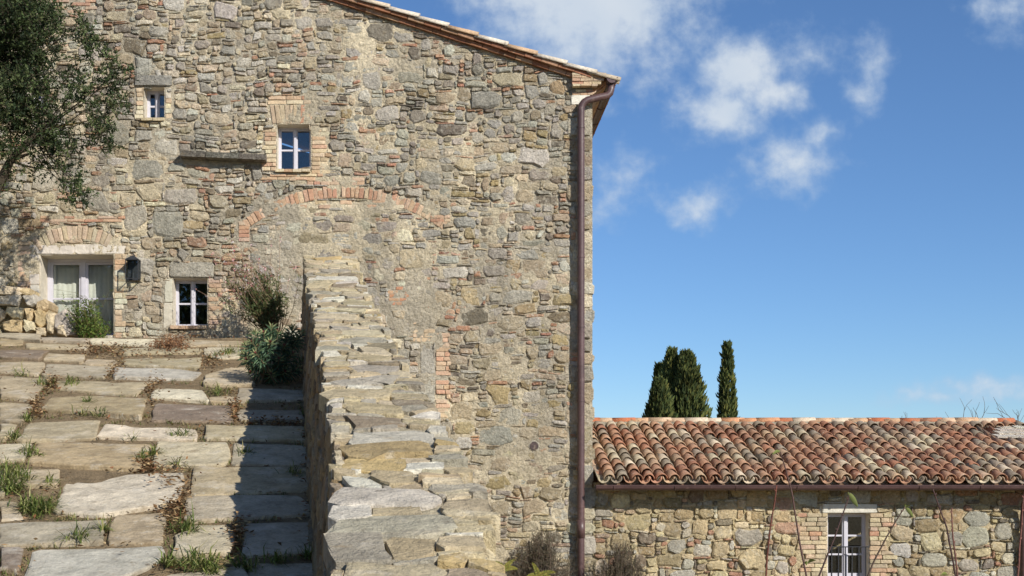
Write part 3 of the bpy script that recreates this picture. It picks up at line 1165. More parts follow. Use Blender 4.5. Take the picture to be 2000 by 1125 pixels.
def half_gutter(axis, a0, a1, cx, cz, r, mat, parent, name='gutter', th=.006):
    """open half-round gutter along x or y"""
    B = Bag()
    n = 12
    vs, fs = [], []

    def pt(a, o, z): return (a, cx + o, cz + z) if axis == 'x' else (cx + o, a, cz + z)
    for a in (a0, a1):
        for rr in (r, r - th):
            for k in range(n + 1):
                t = math.pi + math.pi * k / n
                vs.append(pt(a, math.cos(t) * rr, math.sin(t) * rr))
    m_ = n + 1
    for k in range(n):
        fs += [(k, k + 1, 2 * m_ + k + 1, 2 * m_ + k), (m_ + k, 3 * m_ + k, 3 * m_ + k + 1, m_ + k + 1), (k, m_ + k, m_ + k + 1, k + 1), (2 * m_ + k, 2 * m_ + k + 1, 3 * m_ + k + 1, 3 * m_ + k)]
    for a, base in ((a0, 0), (a1, 2 * m_)):
        fs.append(tuple(base + k for k in range(n + 1)))    # end caps
    B.add(vs, fs, (.3, .2, .2))
    for o in (-r, r):                                       # rolled lips
        B.tube([pt(a0, o, .004), pt(a1, o, .004)], .009, 6, (.3, .2, .2))
    ob = B.build(name, mat, parent, pt(a0, 0, 0), False)
    return ob


gcx, gcz = fx(1192.5), fz(158)
gut = half_gutter('y', D - .16, YB + .2, gcx, gcz, .083, M['copper'], house)
for k_ in range(12):
    B = Bag()
    yb = D + .35 + k_ * .9
    B.tube([(gcx + .088 * math.cos(t), yb, gcz + .088 * math.sin(t)) for t in [math.pi + math.pi * i / 8 for i in range(9)]], .008, 6, (.3, .2, .2))
    B.box((gcx + .07, yb - .012, gcz + .0), (gcx + .115, yb + .012, gcz + .012), (.3, .2, .2))
    B.build('gutter_bracket', M['copper'], gut, (gcx, yb, gcz))
# downpipe with swan neck
pr = .055
px_, py_ = fx(1133), D - .125
pts = [Vector((gcx, D - .07, gcz - .06)), Vector((gcx - .005, D - .075, gcz - .16))]
e0, e1 = Vector((gcx - .06, D - .085, gcz - .25)), Vector((fx(1146), D - .12, fz(200)))
pts += [Vector((gcx - .02, D - .08, gcz - .21)), e0]
for t in (.33, .66, 1):
    pts.append(e0.lerp(e1, t))
pts += [Vector((fx(1139), py_, fz(204.5))), Vector((fx(1135), py_, fz(210))), Vector((px_, py_, fz(217)))]
pts += [Vector((px_, py_, fz(y_))) for y_ in range(260, 1241, 70)] + [Vector((px_, py_, GZ))]
B = Bag()
B.tube(pts, pr, 16, (.3, .2, .2))
dp = B.build('downpipe', M['copper'], house, (px_, py_, GZ), True)
for y_ in (253, 505, 640, 784, 990):
    B = Bag()
    B.tube([(px_, py_, fz(y_) - .012), (px_, py_, fz(y_) + .012)], pr + .006, 16, (.3, .2, .2))
    B.box((px_ - .012, py_ + .05, fz(y_) - .012), (px_ + .012, D + .04, fz(y_) + .012), (.3, .2, .2))
    B.build('pipe_bracket', M['copper'], dp, (px_, py_, fz(y_)))
B = Bag()
B.tube([(px_, py_, fz(1050)), (px_, py_, fz(1015))], pr + .008, 16, (.3, .2, .2))
B.build('pipe_collar', M['copper'], dp, (px_, py_, fz(1050)), True)
#@@SECTION outbuilding
DS = 20.34
hx = lambda p: (p - VX) * DS / F
hz = lambda p: CZ + (VY - p) * DS / F
cot = empty('stone_outbuilding', (hx(1580), DS, GZ), 'low stone outbuilding with mossy terracotta tiled roof and narrow glazed door', 'building')
CX0, CX1 = XR + .02, 10.0
cw = Bag()
gc = .035
NX2, NZ2 = int((CX1 - CX0) / gc), int((1.62 + .5) / gc)
OZ2 = -.5
oc2 = np.zeros((NZ2, NX2), bool)


def blk2(a, b, c, d):
    oc2[max(0, int((hz(d) - OZ2) / gc)):max(0, int((hz(b) - OZ2) / gc)), max(0, int((hx(a) - CX0) / gc)):int((hx(c) - CX0) / gc)] = True


DO = (1617, 1003, 1697, 1190)
blk2(*DO)
blk2(1606, 984, 1712, 1002)
f2 = lambda u, v, d: (u, DS - d, v)
jb = []
for (x0, x1, rl, rr) in ((1575, 1616, 22, 0), (1698, 1730, 0, 24)):
    y = 1190.0
    while y > 1006:
        ch = U(8.2, 10)
        x = x0 - U(0, rl)
        xe = x1 + U(0, rr)
        while x < xe - 5:
            w = min(U(16, 34), xe - x)
            if xe - x - w < 8: w = xe - x
            b = Bag()
            stone3d(b, rect_poly(hx(x) + .004, hz(y) + .004, hx(x + w) - .005, hz(y - ch) - .005, rng, .04, .16, .05), f2, U(.012, .03),
                    vary(pick([(4, [lin(204, 188, 152), lin(196, 178, 144), lin(186, 170, 140)]), (1.2, BRICKP), (.5, BRICK)]), .1, .03), edge=.75, shrink=.87)
            jb.append(b)
            x += w
        blk2(x0 - rl * .6, y - ch, x1 + rr * .6, y)
        y -= ch


def fill2(a, b):
    if rng.random() < .25: return rng.randint(3, 8), rng.choice((1, 2))
    return rng.randint(3, 8), rng.randint(2, 4)


pal2 = [(4, [lin(200, 182, 144), lin(190, 172, 134), lin(206, 190, 154)]), (2, OCHRE), (2, GREY[:2]), (1, BROWN), (.7, PALE)]
pcs = []
for (ix, iz, w, h) in pack(NX2, NZ2, oc2, [(300, lambda a, b: (rng.randint(7, 12), rng.randint(5, 8))), (2500, lambda a, b: (rng.randint(5, 9), rng.randint(4, 6)))], fill2):
    if w * h <= 2 and rng.random() < .6: continue
    j = U(.003, .009)
    P = rect_poly(CX0 + ix * gc + j, OZ2 + iz * gc + j, CX0 + (ix + w) * gc - j, OZ2 + (iz + h) * gc - j, rng, .12, .45, .07)
    P = [warp(a, b) for a, b in P]
    P = [(max(a, CX0 + .003), min(b, 1.63)) for a, b in P]
    thin = h <= 2 and w >= 3
    col = vary(rng.choice(BRICK), .14) if rng.random() < (.22 if thin else .04) else vary(pick(pal2), .15, .035)
    b = Bag()
    stone3d(b, P, f2, U(.01, .034), col, rng, edge=U(.2, .5), tilt=.1, shrink=U(.72, .86), rough=.2)
    pcs.append((w * h, b))
xs = np.arange(CX0, CX1, .03)
zs = np.arange(OZ2, 1.66, .03)
X, Z = np.meshgrid(xs, zs)
x0, x1, z1 = hx(DO[0]), hx(DO[2]), hz(DO[1])
X = np.where((np.abs(X - x0) < .0155) & (Z < z1 + .03), x0, X)
X = np.where((np.abs(X - x1) < .0155) & (Z < z1 + .03), x1, X)
Z = np.where((np.abs(Z - z1) < .0155) & (X > x0 - .03) & (X < x1 + .03), z1, Z)
dep = -.012 + (fbm(X, Z, 6, 31, 4) - .5) * .045 + (fbm(X, Z, 2, 33, 2) - .5) * .03
nr, nc = X.shape
xc, zc = (X[:-1, :-1] + X[1:, 1:]) / 2, (Z[:-1, :-1] + Z[1:, 1:]) / 2
ii, jj = np.nonzero(~((xc > x0) & (xc < x1) & (zc < z1)))
q = ii * nc + jj
mcol = lin(206, 188, 150)
cw.add(np.stack([X, DS - dep, Z], -1).reshape(-1, 3).tolist(), np.stack([q, q + 1, q + nc + 1, q + nc], -1).tolist(), mcol)
cw.add([(CX0, DS, GZ), (CX1, DS, GZ), (CX1, DS, OZ2), (CX0, DS, OZ2)], [(0, 1, 2, 3)], mcol)
RY, RZ = DS + 2.85, 1.64 + 1.0
YB2 = RY + 2.9
cw.add([(CX1, DS, GZ), (CX1, YB2, GZ), (CX1, YB2, 1.6), (CX1, RY, RZ - .1), (CX1, DS, 1.6)], [(0, 1, 2, 3, 4)], mcol)
cw.add([(CX0, YB2, GZ), (CX1, YB2, GZ), (CX1, YB2, 1.6), (CX0, YB2, 1.6)], [(3, 2, 1, 0)], mcol)
cwall = cw.build('wall', M['mortar'], cot, (hx(1580), DS, GZ))
split_pieces(pcs, cwall, M['rubble'], 'stone', 'rubble_fill', 300)
jo = bpy.data.objects.new('brick_jamb', None)
COL.objects.link(jo)
place(jo, (hx(1655), DS, 0), cot)
for b in jb:
    b.build('brick', M['brick'], jo, b.center())
b = Bag()
stone3d(b, rect_poly(hx(1606), hz(1001.5), hx(1712), hz(984.5), rng, .03, .1, .02), f2, .03, lin(212, 206, 190), edge=.8, back=.1, shrink=.95, rough=.05)
b.build('door_lintel', M['plaster'], cot, b.center())
gd = window(DO[0], DO[1], DO[2], 1148, .16, 3, cot, 'glazed_door', DS, extra=.16, curtain=False)
# little balcony railing in front of the door
R = Bag()
zr = hz(1068)
R.tube([(hx(1618), DS - .02, zr), (hx(1696), DS - .02, zr)], .009, 6)
R.tube([(hx(1618), DS - .02, hz(1145)), (hx(1696), DS - .02, hz(1145))], .009, 6)
ro = R.build('railing', M['iron'], cot, (hx(1656), DS, zr))
for k_ in range(6):
    B = Bag()
    xx = hx(1617 + 13.3 * (k_ + .5))
    B.tube([(xx, DS - .02, hz(1145)), (xx, DS - .02, zr)], .009, 6)
    B.build('railing_bar', M['iron'], ro, (xx, DS, zr))

# ---- tiled roof
SL2 = .31
YE = DS - .36
ZE = CZ + (VY - 943) * YE / F
ca, sa = math.cos(math.atan(SL2)), math.sin(math.atan(SL2))
DR = 3.2
slant = DR / ca
croof_b = Bag()
RX0, RX1 = XR + .08, 10.05
rp = lambda x, s, h: (x, YE + s * ca - h * sa, ZE + s * sa + h * ca)
croof_b.add([rp(RX0, .02, -.06), rp(RX1, .02, -.06), rp(RX1, slant, -.06), rp(RX0, slant, -.06), rp(RX0, .02, -.02), rp(RX1, .02, -.02), rp(RX1, slant, -.02), rp(RX0, slant, -.02)],
            [(0, 3, 2, 1), (4, 5, 6, 7), (0, 1, 5, 4), (1, 2, 6, 5), (2, 3, 7, 6), (3, 0, 4, 7)], lin(140, 110, 88))
yr, zr_ = YE + slant * ca, ZE + slant * sa
croof_b.add([(RX0, yr, zr_ - .05), (RX1, yr, zr_ - .05), (RX1, yr + 3.2, zr_ - 1.05), (RX0, yr + 3.2, zr_ - 1.05)], [(0, 1, 2, 3)], lin(150, 105, 80))
croof = croof_b.build('roof', M['tile'], cot, (hx(1580), YE + 1.6, ZE + .5))
TC = [lin(186, 144, 114), lin(176, 134, 106), lin(194, 162, 130), lin(182, 138, 110), lin(166, 118, 92), lin(188, 150, 120), lin(204, 186, 158), lin(156, 140, 120), lin(192, 158, 126), lin(172, 142, 118), lin(198, 172, 140), lin(152, 138, 120)]
SP = .1965
variants = []
for k_ in range(30):
    b = half_tile(.40, U(.088, .095), U(.070, .077), .015, 8, vary(TC[k_ % 12], .1, .03), jag=.006)
    b.v = [(x_, y_ * U(.99, 1.01), z_ * U(.98, 1.02)) for x_, y_, z_ in b.v]
    # axis: tile runs along +x down the slope -> turn to roof axes (x right, y up-slope, z normal)
    b.v = [(y_, -x_, z_) for x_, y_, z_ in b.v]
    o = b.build('tile', M['tile'], croof, (0, 0, 0), True)
    variants.append(o.data)
    bpy.data.objects.remove(o)
ncol = int((RX1 - (RX0 + .14)) / SP)
tiles = []
EXPO = .303
pans = Bag()
pan = half_tile(.40, .090, .100, .014, 8, (0, 0, 0), jag=.003)
for c_ in range(-1, ncol + 1):
    xc_ = RX0 + .14 + c_ * SP
    xw = U(-.006, .006)
    for r_ in range(11):
        x_ = xc_ + U(-.010, .010) + xw + .010 * math.sin(r_ * .7 + c_ * .8)
        s_ = r_ * EXPO + U(-.022, .022) - (.05 if r_ and rng.random() < .03 else 0)
        if c_ >= 0 and not (c_ >= ncol - 4 and r_ in (7, 8, 9)):
            tiles.append((r_, c_, x_, s_))
        # pan tile beside it, turned over
        col = vary(rng.choice(TC), .12)
        n0 = len(pans.v)
        for (a_, b_, h_) in pan.v:
            pans.v.append(rp(x_ + SP / 2 + b_, s_ - .045 - a_, .095 - h_ - (a_ + .2) * .03))
            pans.c.append(col)
        pans.f.extend([tuple(i_ + n0 for i_ in f_) for f_ in pan.f])
pans.build('pan_tiles', M['tile'], croof, WORLD_LOC[croof.name], True, kind='stuff')
tiles.sort(key=lambda t: (t[0], t[1]))
Jt = Bag()
for i_, (r_, c_, x_, s_) in enumerate(tiles):
    me = variants[rng.randrange(30)]
    nv = mnoise.noise(Vector((x_ * 1.1, s_ * 1.3, 2.0))) + U(-.12, .12)
    if abs(nv) > .16:                                      # alike tiles lie in patches
        me = variants[rng.choice((4, 1, 3, 16, 13, 15, 28)) if nv > 0 else rng.choice((7, 9, 6, 2, 19, 21, 18))]
    if rng.random() < (x_ - RX0) / (RX1 - RX0) * .3:    # more lichened tiles towards the far end
        me = variants[rng.choice((7, 9, 11, 19, 21, 23, 4, 16))]
    p = Vector(rp(x_, s_, .052 + U(-.006, .006)))
    rot = Matrix.Rotation(math.atan(SL2) - .05 + U(-.015, .015), 4, 'X') @ Matrix.Rotation(U(-.08, .08), 4, 'Z') @ Matrix.Rotation(U(-.08, .08), 4, 'Y')
    # part of the roof at the top right is patched with other rows
    if i_ < 300:
        o = bpy.data.objects.new('tile', me)
        COL.objects.link(o)
        place(o, p, croof)
        o.rotation_euler = rot.to_euler()
    else:
        n0 = len(Jt.v)
        for v_ in me.vertices:
            Jt.v.append(tuple(p + rot @ v_.co))
        cl = me.color_attributes['tint'].data[0].color
        Jt.c.extend([tuple(cl)[:3]] * len(me.vertices))
        Jt.f.extend([tuple(i + n0 for i in pl.vertices) for pl in me.polygons])
Jt.build('upper_tiles', M['tile'], croof, WORLD_LOC[croof.name], True, kind='stuff')
# mortar plugs under the first row
for c_ in range(0, ncol):
    if rng.random() < .18: continue
    B = Bag()
    xc_ = RX0 + .14 + c_ * SP
    P = [(xc_ - .075, -.04), (xc_ + .075, -.04), (xc_ + .07, .03), (xc_ + .035, .09 + U(-.01, .0)), (xc_ - .035, .09 + U(-.01, .0)), (xc_ - .07, .03)]
    stone3d(B, P, lambda u, h, d: rp(u, .055 - d, h), .02, vary(lin(168, 160, 140), .1), back=.05, shrink=.75)
    B.build('mortar_plug', M['mortar'], croof, B.center())
# ridge tiles bedded in mortar
B = Bag()
n = 60
vs, fs = [], []
for i_ in range(n + 1):
    xx = RX0 + (RX1 - RX0 - .25) * i_ / n
    vs += [(xx, yr - .16, zr_ - .03), (xx, yr - .10 + U(-.008, .008), zr_ + .075 + U(-.008, .008)), (xx, yr + .1, zr_ + .075), (xx, yr + .16, zr_ - .06)]
for i_ in range(n):
    a_ = i_ * 4
    fs += [(a_, a_ + 4, a_ + 5, a_ + 1), (a_ + 1, a_ + 5, a_ + 6, a_ + 2), (a_ + 2, a_ + 6, a_ + 7, a_ + 3)]
B.add(vs, fs, lin(176, 166, 144))
B.build('ridge_mortar', M['mortar'], croof, (hx(1580), yr, zr_))
rt = []
for c_ in (lin(206, 150, 110), lin(210, 178, 146), lin(214, 194, 168), lin(190, 116, 80), lin(204, 166, 130)):
    o = half_tile(.40, .105, .09, .016, 8, c_, jag=.006).build('ridge_tile', M['tile'], croof, (0, 0, 0), True)
    rt.append(o.data)
    bpy.data.objects.remove(o)
x_ = RX0 - .02
while x_ < RX1 - .3:
    o = bpy.data.objects.new('ridge_tile', rt[rng.randrange(5)])
    COL.objects.link(o)
    place(o, (x_, yr, zr_ + .045 + U(-.005, .005)), croof)
    o.rotation_euler = (0, U(.035, .055), math.pi + U(-.02, .02))
    x_ += .305 + U(-.02, .03)
# pale flat stones mending the upper right corner
for k_ in range(4):
    s0 = 7 * EXPO + .12 + k_ * .2
    x1_ = RX1 - .06
    x0_ = x1_ - .74 + .1 * k_
    while x0_ < x1_ - .1:
        w_ = min(U(.2, .42), x1_ - x0_)
        B = Bag()
        h_ = .085 + U(-.01, .01)
        vs = [rp(u, s, h) for (u, s, h) in ((x0_, s0, h_), (x0_ + w_ - .01, s0, h_), (x0_ + w_ - .01, s0 + .26, h_ - .03), (x0_, s0 + .26, h_ - .03), (x0_, s0, h_ + .03), (x0_ + w_ - .01, s0 + U(-.01, .01), h_ + .03), (x0_ + w_ - .01, s0 + .26, h_), (x0_, s0 + .26, h_))]
        B.add(vs, [(0, 3, 2, 1), (4, 5, 6, 7), (0, 1, 5, 4), (1, 2, 6, 5), (2, 3, 7, 6), (3, 0, 4, 7)], vary(lin(212, 202, 184), .08))
        B.build('mending_slab', M['rubble'], croof, B.center())
        x0_ += w_
# gutter of the outbuilding
g2 = half_gutter('x', hx(1158) , RX1 + .02, YE - .015, CZ + (VY - 949) * YE / F, .068, M['copper'], cot)
for k_ in range(10):
    xb = (1198 + 119 * k_ - VX) * YE / F
    B = Bag()
    zc_ = CZ + (VY - 949) * YE / F
    B.tube([(xb, YE - .015 + .073 * math.cos(t), zc_ + .073 * math.sin(t)) for t in [math.pi + math.pi * i / 8 for i in range(9)]], .007, 6)
    B.build('gutter_bracket', M['copper'], g2, (xb, YE, zc_))
B = Bag()
xq = hx(1993)
B.tube([(xq, YE - .015, zc_ - .05), (xq, YE + .02, zc_ - .14), (xq, DS - .12, zc_ - .36), (xq, DS - .09, zc_ - .5), (xq, DS - .09, GZ)], .045, 14)
B.build('downpipe', M['copper'], cot, (xq, DS - .09, GZ), True)

#@@SECTION path
path_b = Bag()
# soil bed of the sloping path, its far terrace
xs_l = -11.0
YC = 18.97                      # crest


def wall_base_x(y): return .144 + PX * y
vs, fs = [], []
ny = 60
for i_ in range(ny + 1):
    y = -1.5 + (YC + 1.5) * i_ / ny
    z = path_z(y) - .002
    for k_ in range(25):
        x = xs_l + (wall_base_x(y) + .25 - xs_l) * k_ / 24
        vs.append((x, y, z + (mnoise.noise(Vector((x * 2, y * 2, 1))) * .02)))
for i_ in range(ny):
    for k_ in range(24):
        a_ = i_ * 25 + k_
        fs.append((a_, a_ + 1, a_ + 26, a_ + 25))
path_b.add(vs, fs, (.3, .3, .3))
zt_ = path_z(YC) - .10
path_b.add([(xs_l, YC, path_z(YC) - .02), (wall_base_x(YC) + .25, YC, path_z(YC) - .02), (wall_base_x(YC) + .25, YC + .05, zt_), (xs_l, YC + .05, zt_), (xs_l, D + .1, zt_), (wall_base_x(D) + .3, D + .1, zt_)],
           [(0, 1, 2, 3), (3, 2, 5, 4)], (.3, .3, .3))
path = props(path_b.build('path', M['soil']), kind='structure')
Zs = 2.3203
SLABS = [
    ([(0, 24), (180, 30), (182, 70), (0, 46)], 1), ([(186, 42), (405, 50), (400, 74), (190, 67)], 1), ([(410, 52), (700, 57), (700, 90), (415, 75)], 3), ([(705, 59), (1100, 62), (1090, 84), (705, 90)], 0),
    ([(0, 50), (108, 62), (98, 82), (0, 84)], 5), ([(120, 72), (398, 80), (390, 104), (130, 97)], 0), ([(0, 92), (215, 106), (176, 154), (0, 142)], 2), ([(225, 118), (382, 130), (370, 164), (200, 150)], 0),
    ([(390, 142), (530, 148), (520, 178), (385, 170)], 0), ([(560, 135), (916, 124), (905, 195), (570, 176)], 0), ([(560, 98), (910, 92), (905, 118), (570, 128)], 0), ([(930, 90), (1090, 90), (1085, 140), (1000, 150), (925, 130)], 4),
    ([(0, 147), (205, 159), (180, 219), (0, 208)], 0), ([(215, 166), (505, 179), (478, 235), (200, 222)], 1), ([(528, 181), (830, 190), (912, 206), (870, 240), (515, 238)], 6), ([(930, 225), (1080, 158), (1150, 205), (1150, 270), (925, 270)], 0),
    ([(0, 222), (225, 231), (150, 338), (0, 324)], 0), ([(252, 242), (680, 250), (612, 314), (268, 282)], 0), ([(700, 260), (905, 266), (942, 345), (690, 324)], 3), ([(950, 318), (1060, 316), (1066, 344), (948, 346)], 0), ([(1085, 280), (1366, 286), (1372, 334), (1068, 340)], 1),
    ([(0, 342), (150, 350), (96, 448), (0, 428)], 0), ([(248, 296), (664, 326), (635, 420), (190, 376)], 5), ([(712, 352), (1050, 356), (1050, 432), (690, 430)], 2), ([(1085, 370), (1366, 378), (1372, 430), (1085, 428)], 1),
    ([(0, 436), (76, 444), (60, 500), (0, 520)], 0), ([(132, 421), (446, 419), (435, 510), (86, 524)], 0), ([(476, 438), (890, 462), (880, 515), (446, 506)], 3), ([(942, 446), (1372, 452), (1376, 520), (936, 510)], 0),
    ([(0, 536), (140, 531), (110, 610), (0, 612)], 4), ([(180, 520), (686, 526), (634, 654), (128, 626)], 5), ([(722, 516), (1026, 530), (1042, 618), (1000, 636), (695, 630)], 4), ([(1062, 526), (1384, 540), (1384, 625), (1050, 630)], 1),
    ([(60, 648), (270, 652), (260, 730), (30, 722)], 0), ([(310, 667), (832, 660), (824, 720), (790, 800), (470, 860), (248, 842), (292, 720)], 3), ([(882, 640), (1398, 635), (1410, 745), (866, 765)], 0), ([(0, 640), (50, 655), (20, 770), (0, 775)], 0),
    ([(0, 792), (80, 800), (108, 870), (0, 880)], 0), ([(850, 776), (1372, 760), (1414, 850), (840, 885)], 1),
    ([(0, 888), (470, 880), (456, 985), (0, 1000)], 1), ([(526, 862), (756, 852), (736, 990), (490, 984)], 0), ([(800, 962), (880, 902), (1040, 892), (1062, 950), (1046, 1040), (792, 1050)], 4), ([(1108, 892), (1432, 882), (1452, 1020), (1106, 1040)], 1),
    ([(0, 1012), (100, 1010), (82, 1110), (0, 1112)], 2), ([(160, 1012), (740, 992), (720, 1070), (580, 1130), (400, 1200), (100, 1180)], 6), ([(760, 1130), (1100, 1096), (1150, 1240), (740, 1270)], 1), ([(1130, 1070), (1440, 1056), (1460, 1240), (1170, 1250)], 1),
    ([(0, 1130), (80, 1130), (70, 1260), (0, 1260)], 0), ([(120, 1225), (420, 1225), (400, 1400), (60, 1400)], 0), ([(440, 1220), (700, 1180), (690, 1400), (430, 1400)], 5), ([(730, 1300), (1140, 1280), (1140, 1420), (730, 1420)], 0), ([(1170, 1280), (1470, 1260), (1480, 1420), (1170, 1420)], 1)]
SC_COL = {0: lin(188, 172, 141), 1: lin(180, 168, 145), 2: lin(138, 123, 106), 3: lin(222, 209, 182), 4: lin(206, 193, 164), 5: lin(186, 166, 131), 6: lin(190, 184, 168)}
# the same paving going on outside the picture, to the left
rows = [(24, 84), (92, 150), (156, 220), (228, 334), (344, 428), (436, 520), (532, 640), (650, 770), (790, 880), (892, 1000), (1012, 1120), (1130, 1260), (1280, 1420)]
for (y0, y1) in rows:
    x = -12
    while x > -1500:
        w = U(200, 460)
        SLABS.append(([(x - w, y0 + U(-6, 6)), (x, y0 + U(-6, 6)), (x - U(4, 16), y1 + U(-6, 6)), (x - w - U(0, 14), y1 + U(-6, 6))], rng.choice((0, 0, 1, 5, 4))))
        x -= w + U(12, 40)
POLYS = []
prng = random.Random(5)


def densify(P, k, jit):
    out = []
    n = len(P)
    for i in range(n):
        a, b = Vector(P[i]), Vector(P[(i + 1) % n])
        L = (b - a).length
        m_ = max(2, int(L / k))
        for j in range(m_):
            t = j / m_
            p = a.lerp(b, t)
            if j == 0:                                   # cut the corner
                pv = (Vector(P[i - 1]) - a)
                p = a + pv.normalized() * min(.03, pv.length * .1)
                out.append((p.x + prng.uniform(-jit, jit), p.y + prng.uniform(-jit, jit)))
                p = a + (b - a).normalized() * min(.03, L * .1)
            out.append((p.x + prng.uniform(-jit, jit), p.y + prng.uniform(-jit, jit)))
    return out


for (P, ci) in SLABS:
    pts = [path_pt(a / Zs, 640 + b / Zs) for a, b in P]
    pl = [(p.x, p.y) for p in pts]
    area = .5 * sum(pl[i][0] * pl[(i + 1) % len(pl)][1] - pl[(i + 1) % len(pl)][0] * pl[i][1] for i in range(len(pl)))
    if area < 0:
        pl = pl[::-1]
    c0 = Vector((sum(p[0] for p in pl) / len(pl), sum(p[1] for p in pl) / len(pl)))
    pl = [tuple(Vector(p) + (Vector(p) - c0).normalized() * .02) for p in pl]
    pl = densify(pl, .2, .016)
    POLYS.append(pl)
    n = len(pl)
    cx, cy = sum(p[0] for p in pl) / n, sum(p[1] for p in pl) / n
    lift = prng.uniform(.012, .026)
    kx, ky = prng.uniform(-.02, .02), prng.uniform(-.06, -.01)
    dark = prng.uniform(-.1, .1)

    def sm(x, y, d, s=1.0):
        xx, yy = cx + (x - cx) * s, cy + (y - cy) * s
        nzv_ = mnoise.noise(Vector((xx * 2.2, yy * 2.2, ci))) * .014 + mnoise.noise(Vector((xx * 7, yy * 7, 3))) * .004
        return (xx, yy, path_z(yy) + d + (xx - cx) * kx + (yy - cy) * ky + (nzv_ if d > 0 else 0))
    B = Bag()
    rings = [(-.09, 1.0), (lift - .016, 1.0), (lift - .004, .985), (lift, .95), (lift + .002, .72), (lift + .002, .4)]
    vs = []
    for (d, s_) in rings:
        for (x, y) in pl:
            vs.append(sm(x, y, d, s_))
    vs.append(sm(cx, cy, lift + .002))
    fs = []
    for r_ in range(len(rings) - 1):
        for k_ in range(n):
            j_ = (k_ + 1) % n
            fs.append((r_ * n + k_, r_ * n + j_, (r_ + 1) * n + j_, (r_ + 1) * n + k_))
    b_ = (len(rings) - 1) * n
    for k_ in range(n):
        fs.append((b_ + k_, b_ + (k_ + 1) % n, len(rings) * n))
    bc = vary(SC_COL[ci], .09, .02, prng)
    B.add(vs, fs, bc)
    so_ = lin(142, 122, 92)
    for i_ in range(n * 4):                              # soil and wear along the edges
        k_ = [.5, .45, .28, .14][i_ // n] * prng.uniform(.3, 1.3)
        B.c[i_] = tuple(a_ * (1 - k_) + b2 * k_ for a_, b2 in zip(bc, so_))
    B.build('paving_stone', M['slab'], path, B.center(), False)

#@@SECTION boundary wall
bw = empty('stone_boundary_wall', (.1 + PX * 12, 12, path_z(12)), 'thick rubble boundary wall topped with rough flat stones, climbing beside the paving', 'wall')
WT = 1.87


def wz(t): return CZ - WT + PSL * t + .165 * max(0, min(1, (t - 14.8) / 3.8))


def ulerp(t, tab):
    for (a, va), (b, vb) in zip(tab, tab[1:]):
        if t <= b:
            k = max(0, (t - a) / (b - a))
            return va + (vb - va) * k
    return tab[-1][1]


LEFT = [(0, .15), (5.6, .155), (8.2, .245), (11, .24), (15, .21), (18.6, .157)]
RIGHT = [(0, .9), (5.6, .90), (6.8, .985), (8.2, .99), (11, .93), (15, .88), (18.6, .86)]


def wtop(s, t, h):
    """s 0..1 across, t along y"""
    l_, r_ = ulerp(t, LEFT), ulerp(t, RIGHT)
    crown = .0
    return (l_ + (r_ - l_) * s + PX * t, t, wz(t) + h + crown)


core = Bag()
T0, T1 = .6, 18.62
vs, fs = [], []
n, mU = 330, 16
for i_ in range(n + 1):
    t = T0 + (T1 - T0) * i_ / n
    zt = wz(t)
    l_, r_ = ulerp(t, LEFT) + PX * t, ulerp(t, RIGHT) + PX * t
    row = [(wall_base_x(t) + .03, t, path_z(t) - .3), (l_ + .05, t, zt - .09)]
    for k_ in range(mU):
        u = .06 + .88 * k_ / (mU - 1)
        x = l_ + (r_ - l_) * u
        e_ = min(1, min(u, 1 - u) / .14)
        row.append((x, t, zt - .068 + .035 * e_ + mnoise.noise(Vector((x * 6, t * 6, 1))) * .012 + mnoise.noise(Vector((x * 17, t * 17, 4))) * .009))
    row += [(r_ - .05, t, zt - .09), (r_ + .0, t, GZ)]
    vs += row
m_ = mU + 4
for i_ in range(n):
    for k_ in range(m_ - 1):
        a_ = i_ * m_ + k_
        fs.append((a_, a_ + 1, a_ + m_ + 1, a_ + m_))
fs += [tuple(range(m_ - 1, -1, -1)), tuple(n * m_ + k for k in range(m_))]
core.add(vs, fs, lin(210, 196, 164))
ze_ = path_z(YC) - .1
core.box((wall_base_x(19.5) + .02, 18.6, GZ), (.82 + PX * 19.5, D + .02, ze_ - .01), lin(200, 186, 156))
coreo = core.build('core', M['mortar'], bw, (.5 + PX * 12, 12, path_z(12)))
# cap stones
wr = random.Random(23)
cg = .06
NU, NT = 12, int((T1 - 2.6) / cg)
oc3 = np.zeros((NT, NU), bool)


def capbig(a, b):
    return wr.randint(5, 9), wr.randint(3, 6)


